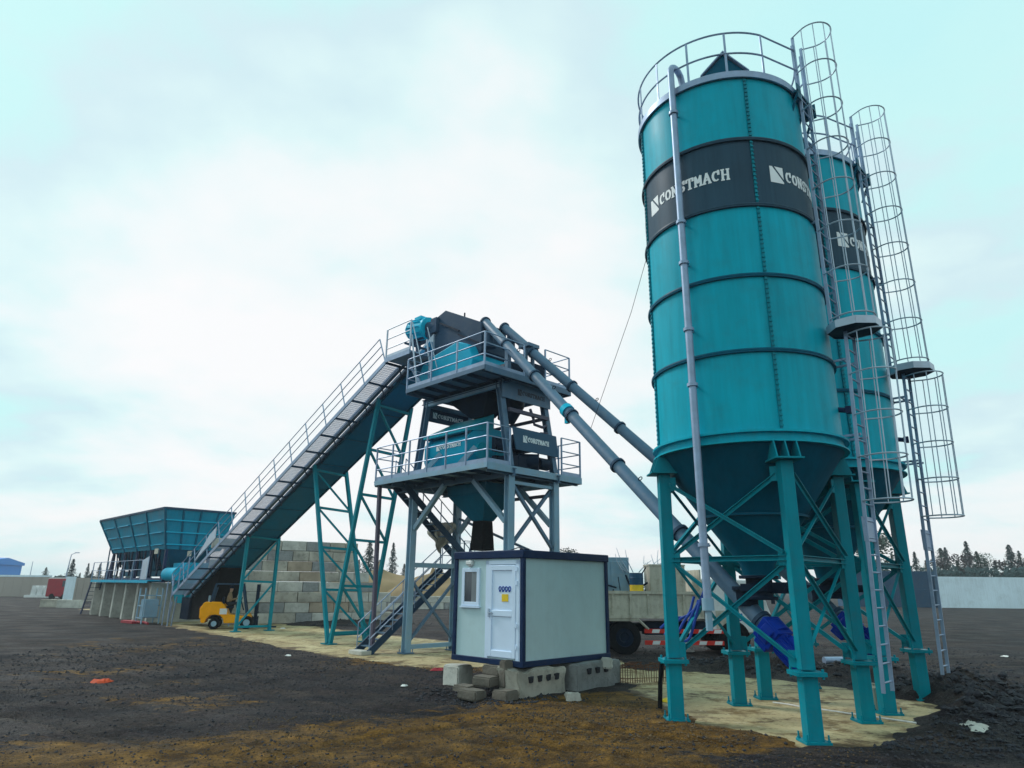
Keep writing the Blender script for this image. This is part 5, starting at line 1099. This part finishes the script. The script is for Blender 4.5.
# plastic sheet hanging on the stair
mb = MB(); vs = []; nx, nz_ = 12, 14
for j in range(nz_+1):
    for i in range(nx+1):
        x = i/nx-.5; z = -j/nz_; wd = .95*(.55+.6*math.sin(1.2+j*.22))
        vs.append((x*wd+.05*math.sin(j*.9), .12*math.sin(i*2.1+j*.25)+.05*math.sin(j), z*1.15*(1-.25*abs(x)*(i % 3)*.5)))
fs = [(j*(nx+1)+i, j*(nx+1)+i+1, (j+1)*(nx+1)+i+1, (j+1)*(nx+1)+i) for j in range(nz_) for i in range(nx)]
mb.add(vs, fs); o = mb.build('plastic_sheet', 'sheet'); sl_ = o.modifiers.new('s', 'SOLIDIFY'); sl_.thickness = .01; o.location = wor(-.25, 1.5, 4.55); o.rotation_euler = (0, 0, R(-8)); tag(o, 'torn pale plastic sheet hanging from the tower stair', 'plastic sheet')
# stay wires
mb = MB(); a = wor(12.4, -1.4, 12.9); b = wor(8.9, -.85, 6.2); mb.tube([a, a.lerp(b, .5)-Vector((0, 0, .35)), b], .007, 5); o = mb.build('stay_wire', 'dark'); tag(o, 'thin wire hanging from the top of the nearer silo to the screw conveyor', 'wire')
# ================================================================== BLOCK WALL
A_, B_ = at(222, 43.5), at(388, 45.8); ln = (B_-A_).to_2d().length; dr_ = (B_-A_).normalized(); rz = math.atan2(dr_.y, dr_.x)
tops = [(355, 8), (347+8, 7)]
mb = MB(); rnd = random.Random(6); BH = .59
rowend = [1.0, 1.0, 1.0, .90, .835, .765, .755, .745]
mb_rows = []
for r_ in range(8):
    x = -.7*(r_ % 2)-.2; end = ln*rowend[r_]
    while x < end-.3:
        L_ = rnd.choice([1.45, 1.45, 1.45, .95]); x2 = min(x+L_, end+.2)
        j = rnd.uniform(-.03, .03)
        mb.b2((x+.01, -.6+j, r_*BH+.012), (x2-.015, .0+j, (r_+1)*BH-.008), rnd.choices([0, 1, 2, 3], [4, 3, 2, .9])[0]); x = x2
o = mb.build('block_wall', ['concrete', 'concl', 'concb', 'concw'], bevel=.035, smooth=False); o.location = (A_.x, A_.y, .0); o.rotation_euler = (0, 0, rz); tag(o, 'tall stepped wall of stacked concrete blocks behind the belt conveyor', 'block wall')
# second lower block row further off
A2, B2 = at(386, 66), at(470, 70); dr2 = (B2-A2).normalized(); ln2 = (B2-A2).length
mb = MB()
for r_ in range(2):
    x = -.7*r_
    while x < ln2-.5*r_: mb.b2((x+.02, -.6, r_*.6+.01), (x+1.42, 0, (r_+1)*.6-.01), rnd.choice([0, 1, 2])); x += 1.45
o = mb.build('block_wall', ['concrete', 'concl', 'concb'], bevel=.04, smooth=False); o.location = A2; o.rotation_euler = (0, 0, math.atan2(dr2.y, dr2.x)); tag(o, 'low two-course block wall in front of the sand heaps', 'block wall')
# ================================================================== SAND HEAPS
def heap(label, c, rx, ry, h, seed, m='sand', name='sand_heap'):
    nr, na = 22, 56; vs = [(0, 0, h)]; fs = []
    for i in range(1, nr+1):
        for k in range(na):
            a = 6.283*k/na; q = i/nr; z = h*(max(0, 1-q)**.9)*(1-.15*math.cos(q*3.14)); ss = 1+.18*noise.noise(Vector((math.cos(a)*1.3+seed, math.sin(a)*1.3, 0)))
            z *= 1+.22*noise.noise(Vector((q*3*math.cos(a)+seed, q*3*math.sin(a), 1))); vs.append((rx*q*ss*math.cos(a), ry*q*ss*math.sin(a), z-.15*(i == nr)))
    for k in range(na): fs.append((0, 1+k, 1+(k+1) % na))
    for i in range(nr-1):
        for k in range(na): fs.append((1+i*na+k, 1+i*na+(k+1) % na, 1+(i+1)*na+(k+1) % na, 1+(i+1)*na+k))
    mb = MB(); mb.add(vs, fs); o = mb.build(name, m); o.location = c; return tag(o, label, 'sand heap')
heap('broad tan sand heap seen between the conveyor support and the stair', at(378, 84), 10, 6, 4.9, 1)
heap('lower tan sand heap seen through the tower behind the stair', at(432, 80), 6.5, 5, 4.4, 5)
heap('ochre sand heap at the right, mostly hidden by the control cabin', at(470, 84), 6.5, 5, 3.9, 9)
# ================================================================== FAR RIGHT: WALL, CONTAINERS
A3, B3 = at(937, 108), at(1230, 132)
d3 = B3-A3; n3 = 18; wq = empty('precast_wall', 'long pale precast concrete wall at the far right edge of the yard', 'wall', A3, math.atan2(d3.y, d3.x))
for i in range(n3):
    mb = MB(); L3 = d3.length/n3; mb.b2((i*L3+.004, 0, 0), ((i+1)*L3-.004, .2, 3.95)); part(mb, 'wall_panel', 'wallw', wq)
A4 = at(843, 104)
for k, (lb) in enumerate(('lower of two dark blue containers stacked beside the pale wall', 'upper of two dark blue containers stacked beside the pale wall')):
    ct = empty('shipping_container', lb, 'container', (A4.x, A4.y, k*2.3), math.atan2(B3.y-A3.y, B3.x-A3.x)-.1, 'stacked dark blue containers')
    mb = MB(); mb.b2((.08, .05, .1), (12.1, 2.4, 2.18)); 
    for i in range(60): x = .15+i*.2; mb.b2((x, .01, .14), (x+.1, .05, 2.12))
    part(mb, 'side_wall', 'contblue', ct, smooth=False)
    mb = MB(); mb.b2((0, 0, .0), (12.2, 2.44, .12)); mb.b2((0, 0, 2.16), (12.2, 2.44, 2.29)); mb.b2((0, -.01, .12), (.15, 2.44, 2.16)); mb.b2((12.05, -.01, .12), (12.2, 2.44, 2.16)); part(mb, 'frame', 'contblue', ct)
# ================================================================== FAR LEFT
def far_box(name, label, cat, px, dist, w, h, dep, m, rz=0, z=0, group=None, roof=None):
    t = empty(name, label, cat, at(px, dist, z), rz, group); mb = MB(); mb.b2((-w/2, 0, 0), (w/2, dep, h)); part(mb, 'wall', m, t)
    return t
wh = empty('warehouse', 'bright blue clad warehouse at the far left edge', 'warehouse', at(-97, 200), R(12))
mb = MB(); mb.b2((-14, 0, 0), (15, 16, 5.6)); part(mb, 'wall', 'farblue', wh)
mb = MB(); mb.prism([(-.5, 5.6), (16.5, 5.6), (16.5, 6.2), (8, 7.2), (-.5, 6.4)], 0, -14.3, 15.3); part(mb, 'roof', 'farblue', wh)
mb = MB()
for i in range(5): mb.b2((-12+i*5.5, -.03, 3.2), (-8.5+i*5.5, 0, 4.2))
each(mb, 'window', 'glass', wh)
A5, B5 = at(-60, 128), at(48, 118); d5 = B5-A5; wq = empty('boundary_wall', 'beige boundary wall at the far left in front of the blue warehouse', 'wall', A5, math.atan2(d5.y, d5.x))
for i in range(12):
    L3 = d5.length/12; mb = MB(); mb.b2((i*L3+.01, 0, 0), ((i+1)*L3-.01, .25, 2.7)); part(mb, 'wall_panel', 'wallb', wq); 
mb = MB(); mb.b2((0, -.05, 2.71), (d5.length, .3, 2.95)); part(mb, 'coping', 'wallw', wq)
A6, B6 = at(70, 92), at(112, 96); d6 = B6-A6; wq = empty('boundary_wall', 'grey panel wall with a pale end beside the aggregate bins', 'wall', A6, math.atan2(d6.y, d6.x))
for i in range(7):
    L3 = d6.length/7; mb = MB(); mb.b2((i*L3+.02, 0, 0), ((i+1)*L3-.02, .2, 2.6)); part(mb, 'wall_panel', 'wallb', wq)
mb = MB(); mb.b2((-.3, -.6, 0), (-.02, .5, 2.7)); part(mb, 'end_panel', 'wallw', wq)
def van(name, label, cat, px, dist, rz, m, L_=5.2, H_=2.3, box=True):
    t = empty(name, label, cat, at(px, dist), rz)
    if box: pf = [(0, .35), (0, H_), (L_*.72, H_), (L_*.86, H_*.62), (L_, H_*.52), (L_, .35)]
    else: pf = [(0, .35), (0, .85), (.9, .95), (1.5, 1.42), (3.0, 1.42), (3.7, .95), (L_, .8), (L_, .35)]
    mb = MB(); mb.prism(pf, 1, 0, 1.9); part(mb, 'body', m, t, bevel=.08)
    mb = MB()
    if box: mb.prism([(L_*.58, H_*.62), (L_*.82, H_*.62), (L_*.73, H_*.9), (L_*.58, H_*.9)], 1, -.01, 1.91)
    else: mb.prism([(1.15, .95), (1.55, 1.36), (2.95, 1.36), (3.45, .95)], 1, -.01, 1.91)
    part(mb, 'window', 'glass', t)
    for x in (.9, L_-1.0):
        for y in (.1, 1.8): mb = MB(); mb.tube([(x, y-.12, .36), (x, y+.12, .36)], .36, 18); part(mb, 'wheel', 'black', t)
    for y in (.2, 1.5): mb = MB(); mb.b2((L_-.02, y, .65), (L_+.03, y+.25, .85)); part(mb, 'headlight', 'white', t)
    return t
v = van('van', 'red van with a pale roof parked at the far left by the walls', 'van', 46, 104, R(-8), 'red', 3.6, 2.5)
mb = MB(); mb.b2((.1, .05, 2.5), (2.4, 1.85, 2.62)); part(mb, 'roof_panel', 'white', v)
van('parked_car', 'dark car at the far left edge of the yard', 'car', -24, 132, R(5), 'navy', 4.4, 1.4, False)
# low white cargo stack on a flatbed
t = empty('cargo_pallet', 'low white pallet of wrapped goods beside the red van', 'pallet', at(25, 112), 0)
mb = MB(); mb.b2((0, 0, .1), (3.6, 1.4, .4)); part(mb, 'deck', 'white', t)
for i in range(3): mb = MB(); frust(mb, (.7+i*.85, 1.35+i*.85, .1, 1.2, .4), (.8+i*.85, 1.3+i*.85, .1, 1.2, 1.6)); part(mb, 'wrapped_bag', 'white', t)
for i, (px, ds, lb) in enumerate(((51, 74, 'left one of two long concrete blocks lying at the yard edge'), (68, 72, 'right one of two long concrete blocks lying at the yard edge'))):
    c = at(px+5, ds, .32); rough_block('concrete_block', lb, 'concrete block', c, (1.9, .7, .7), R(4), 'concl' if i else 'concrete', 50+i, chip=.04, group='concrete blocks at the yard edge')
# tall poles far left
for i, (px, ds, h, lb) in enumerate(((62, 110, 5.6, 'thin leaning lamp pole between the red van and the bins'), (27, 175, 6, 'short thin pole behind the beige boundary wall'))):
    mb = MB(); mb.tube([(0, 0, 0), (.35*(i == 0), 0, h)], [.10, .05], 8); 
    if i == 0: mb.tube([(.35, 0, h), (.9, 0, h+.25)], .04, 6); mb.box((1.1, 0, h+.25), (.5, .2, .1))
    o = mb.build('lamp_pole' if i == 0 else 'pole', 'galv'); o.location = at(px, ds); tag(o, lb, 'pole')
mb = MB(); mb.tube([(0, 0, 0), (0, 0, 6.1)], .05, 8); mb.tube([(-.05, 0, 6.3), (.05, 0, 6.3)], .28, 16); mb.box((0, .1, 6.3), (.3, .2, .3)); o = mb.build('floodlight_pole', 'greyd'); o.location = at(103, 66); tag(o, 'round floodlight on a thin pole behind the bin walkway', 'floodlight')
# ================================================================== TREES
def spruce_mesh(seed, h=1.0, dense=1500, wid=.20, irregular=.3):
    rr = random.Random(seed); mb = MB()
    for _ in range(dense):
        t_ = rr.random()**.8; z = .06+.92*t_; lay = .75+.25*math.sin(z*55+rr.random()*.6)
        a = rr.random()*6.283; lobe = 1+irregular*math.sin(3*a+seed+z*9)+irregular*.5*math.sin(5*a+z*21)
        rmax = wid*(1-t_)**.85*lay*lobe+.008; q = rmax*(.25+.75*rr.random()**.5); x, y = q*math.cos(a), q*math.sin(a); z -= q*.28
        s_ = rr.uniform(.010, .026)*(1.25-.6*t_); d = Vector((math.cos(a), math.sin(a), -.45)).normalized(); sd_ = Vector((-math.sin(a), math.cos(a), rr.uniform(-.5, .5))).normalized()
        p_ = Vector((x, y, z)); mb.add([p_-d*s_, p_+sd_*s_*.55, p_+d*s_*1.3+Vector((0, 0, -s_*.5)), p_-sd_*s_*.55], [(0, 1, 2, 3)])
    return mb
def leafy_mesh(seed, dense=1700):
    rr = random.Random(seed); mb = MB(); cl_ = [(Vector((rr.gauss(0, .10), rr.gauss(0, .10), rr.uniform(.28, .92))), rr.uniform(.07, .15)) for _ in range(15)]
    for _ in range(dense):
        c, r_ = rr.choice(cl_); v = Vector((rr.gauss(0, 1), rr.gauss(0, 1), rr.gauss(0, 1))).normalized()*r_*(rr.random()**.35); v.z *= 1.15; p_ = c+v
        a = Vector((rr.gauss(0, 1), rr.gauss(0, 1), rr.gauss(0, 1))).normalized(); b = a.orthogonal().normalized(); s_ = rr.uniform(.009, .02); mb.add([p_-a*s_, p_+b*s_*.7, p_+a*s_, p_-b*s_*.7], [(0, 1, 2, 3)])
    return mb
def tree_proto(kind, seed, m, name):
    t = bpy.data.objects.new(name, None); C.objects.link(t)
    mb = spruce_mesh(seed) if kind == 's' else (spruce_mesh(seed, wid=.25, irregular=.6, dense=1500) if kind == 'p' else leafy_mesh(seed)); part(mb, 'crown', m, t, smooth=False)
    mb = MB(); mb.tube([(0, 0, 0), (.004, 0, .4), (0, .004, .95)], [.02, .013, .003], 8)
    rr = random.Random(seed)
    for i in range(9):
        z = rr.uniform(.25, .8); a = rr.random()*6.28; l_ = .13*(1.1-z); mb.tube([(0, 0, z), (l_*math.cos(a), l_*math.sin(a), z+(.03 if kind != 's' else -.02))], [.005, .002], 5)
    part(mb, 'trunk', 'trunk', t); return t
PR = {'s': [tree_proto('s', 3, 'spruceb', 'spruce_tree'), tree_proto('s', 8, 'spruceb', 'spruce_tree')], 'p': [tree_proto('p', 5, 'spruce', 'conifer_tree'), tree_proto('p', 12, 'spruce', 'conifer_tree')], 'l': [tree_proto('l', 21, 'leaf', 'leafy_tree'), tree_proto('l', 25, 'leafr', 'leafy_tree')]}
used = {}
def tree(kind, i, px, dist, h, label, group):
    pr = PR[kind][i]; c = at(px, dist); rz = (px*1.7) % 6.28; k = 1.25+.3*math.sin(px*1.7)
    if id(pr) not in used: used[id(pr)] = 1; o = pr; o.location = c; o.rotation_euler = (0, 0, rz); o.scale = (h*k, h*k, h)
    else: o = copy_tree(pr, loc=c, rz=rz, scale=(h*k, h*k, h))
    o['label'] = label; o['category'] = 'tree'; o['group'] = group; return o
GR = 'trees beyond the right-hand wall'
ROW = [(868, 'l', 0, 11), (884, 'l', 0, 12.5), (897, 'p', 0, 9.5), (908, 'p', 1, 8.3), (920, 's', 0, 9.4), (930, 'p', 0, 8), (941, 'l', 1, 8.4), (947, 'p', 1, 10), (952, 's', 1, 10.5), (962, 'p', 0, 7.4), (969, 'l', 1, 9.6), (974, 's', 0, 11.6), (983, 'p', 1, 9), (990, 'l', 0, 8.5), (1000, 's', 1, 7.9), (1010, 'l', 1, 8), (1017, 's', 0, 10.4), (1026, 'p', 0, 9.6), (1036, 's', 1, 9), (1046, 'l', 0, 8)]
ORD = 'first second third fourth fifth sixth seventh eighth ninth tenth eleventh twelfth thirteenth fourteenth fifteenth sixteenth seventeenth eighteenth nineteenth twentieth'.split()
KN = {('l', 0): 'green leafy tree', ('l', 1): 'reddish leafy tree', ('p', 0): 'broad dark conifer', ('p', 1): 'dense dark conifer', ('s', 0): 'slim bluish spruce', ('s', 1): 'pointed bluish spruce'}
for i, (px, k, j, h) in enumerate(ROW): tree(k, j, px, 150+(i % 3)*7, h*1.02, f'{KN[(k, j)]} beyond the pale wall, {ORD[i]} from the left in that row', GR)
GM = 'spruces behind the sand heaps'
for i, (px, h, d, lb) in enumerate(((340, 10, 150, 'spruce peeping over the stepped end of the block wall'), (357, 8.5, 150, 'low spruce just right of the block wall, seen through the V support'), (367, 12.4, 140, 'full spruce between the V support legs'), (378, 8.5, 150, 'small spruce left of the brown deck post'), (391, 12, 138, 'slim spruce between the deck post and the tower column'), (403, 7.5, 146, 'small spruce close to the tower column'))):
    tree('s', i % 2, px, d, h*.86, lb, GM)
GL_ = 'trees far left beside the aggregate bins'
for i, (px, h, d, lb) in enumerate(((42, 9.5, 160, 'rounded small tree behind the red van'), (58, 7, 165, 'low tree right of the red van'), (68, 12.4, 150, 'tallest spruce left of the aggregate bins'), (77, 7.6, 155, 'low spruce right of the tallest one'), (84, 11, 150, 'pointed spruce left of the bin walkway stair'), (89, 8.5, 152, 'small spruce beside the pointed one'), (96, 11, 150, 'spruce just behind the bin walkway'), (104, 9, 148, 'spruce seen through the bin walkway rails'), (118, 9, 150, 'spruce seen under the end of the teal hopper'))):
    tree('p' if i in (0, 1, 3) else 's', i % 2, px, d, h*.50, lb, GL_)
tree('l', 0, 567, 120, 8.2, 'bushy treetop showing just above the cabin roof', GM)
# understorey that reads as one mass
rr = random.Random(2); mb = MB()
def thicket(px0, px1, d, h, n):
    for _ in range(n):
        px = rr.uniform(px0, px1); b = at(px, d+rr.uniform(-3, 6)); hh = h*(.65+.35*noise.noise(Vector((px*.13, 0, 0)))+.1); p_ = b+Vector((0, 0, hh*rr.random()**.6))
        a = Vector((rr.gauss(0, 1), rr.gauss(0, 1), rr.gauss(0, 1))).normalized(); q = a.orthogonal().normalized(); s_ = rr.uniform(.15, .4); mb.add([p_-a*s_, p_+q*s_*.7, p_+a*s_, p_-q*s_*.7], [(0, 1, 2, 3)])
thicket(850, 1100, 140, 7.5, 9000); thicket(30, 150, 175, 4.0, 3500); thicket(320, 520, 160, 4.5, 3500)
o = mb.build('thicket', 'spruceb', smooth=False); tag(o, 'low dark thicket filling the gaps beneath the far trees', 'thicket', kind='stuff')
for k in PR.values():
    for pr in k:
        if id(pr) not in used:
            for ch in [x for x in bpy.data.objects if x.parent == pr]: bpy.data.objects.remove(ch)
            bpy.data.objects.remove(pr)

# ================================================================== HAZE
hz = bpy.data.materials.new('haze'); hz.use_nodes = True; t = hz.node_tree; t.nodes.remove(t.nodes['Principled BSDF'])
pv = t.nodes.new('ShaderNodeVolumePrincipled'); pv.inputs['Color'].default_value = (.86, .94, 1.0, 1); pv.inputs['Density'].default_value = .0006; pv.inputs['Anisotropy'].default_value = .2
t.links.new(pv.outputs[0], t.nodes['Material Output'].inputs['Volume'])
mb = MB(); mb.b2((-600, -600, -1.2), (600, 640, 16.5)); o = mb.build('haze', hz, smooth=False); o['kind'] = 'stuff'; o['label'] = 'thin pale haze over the yard and the far trees'; o['category'] = 'haze'
scene.cycles.volume_bounces = 0
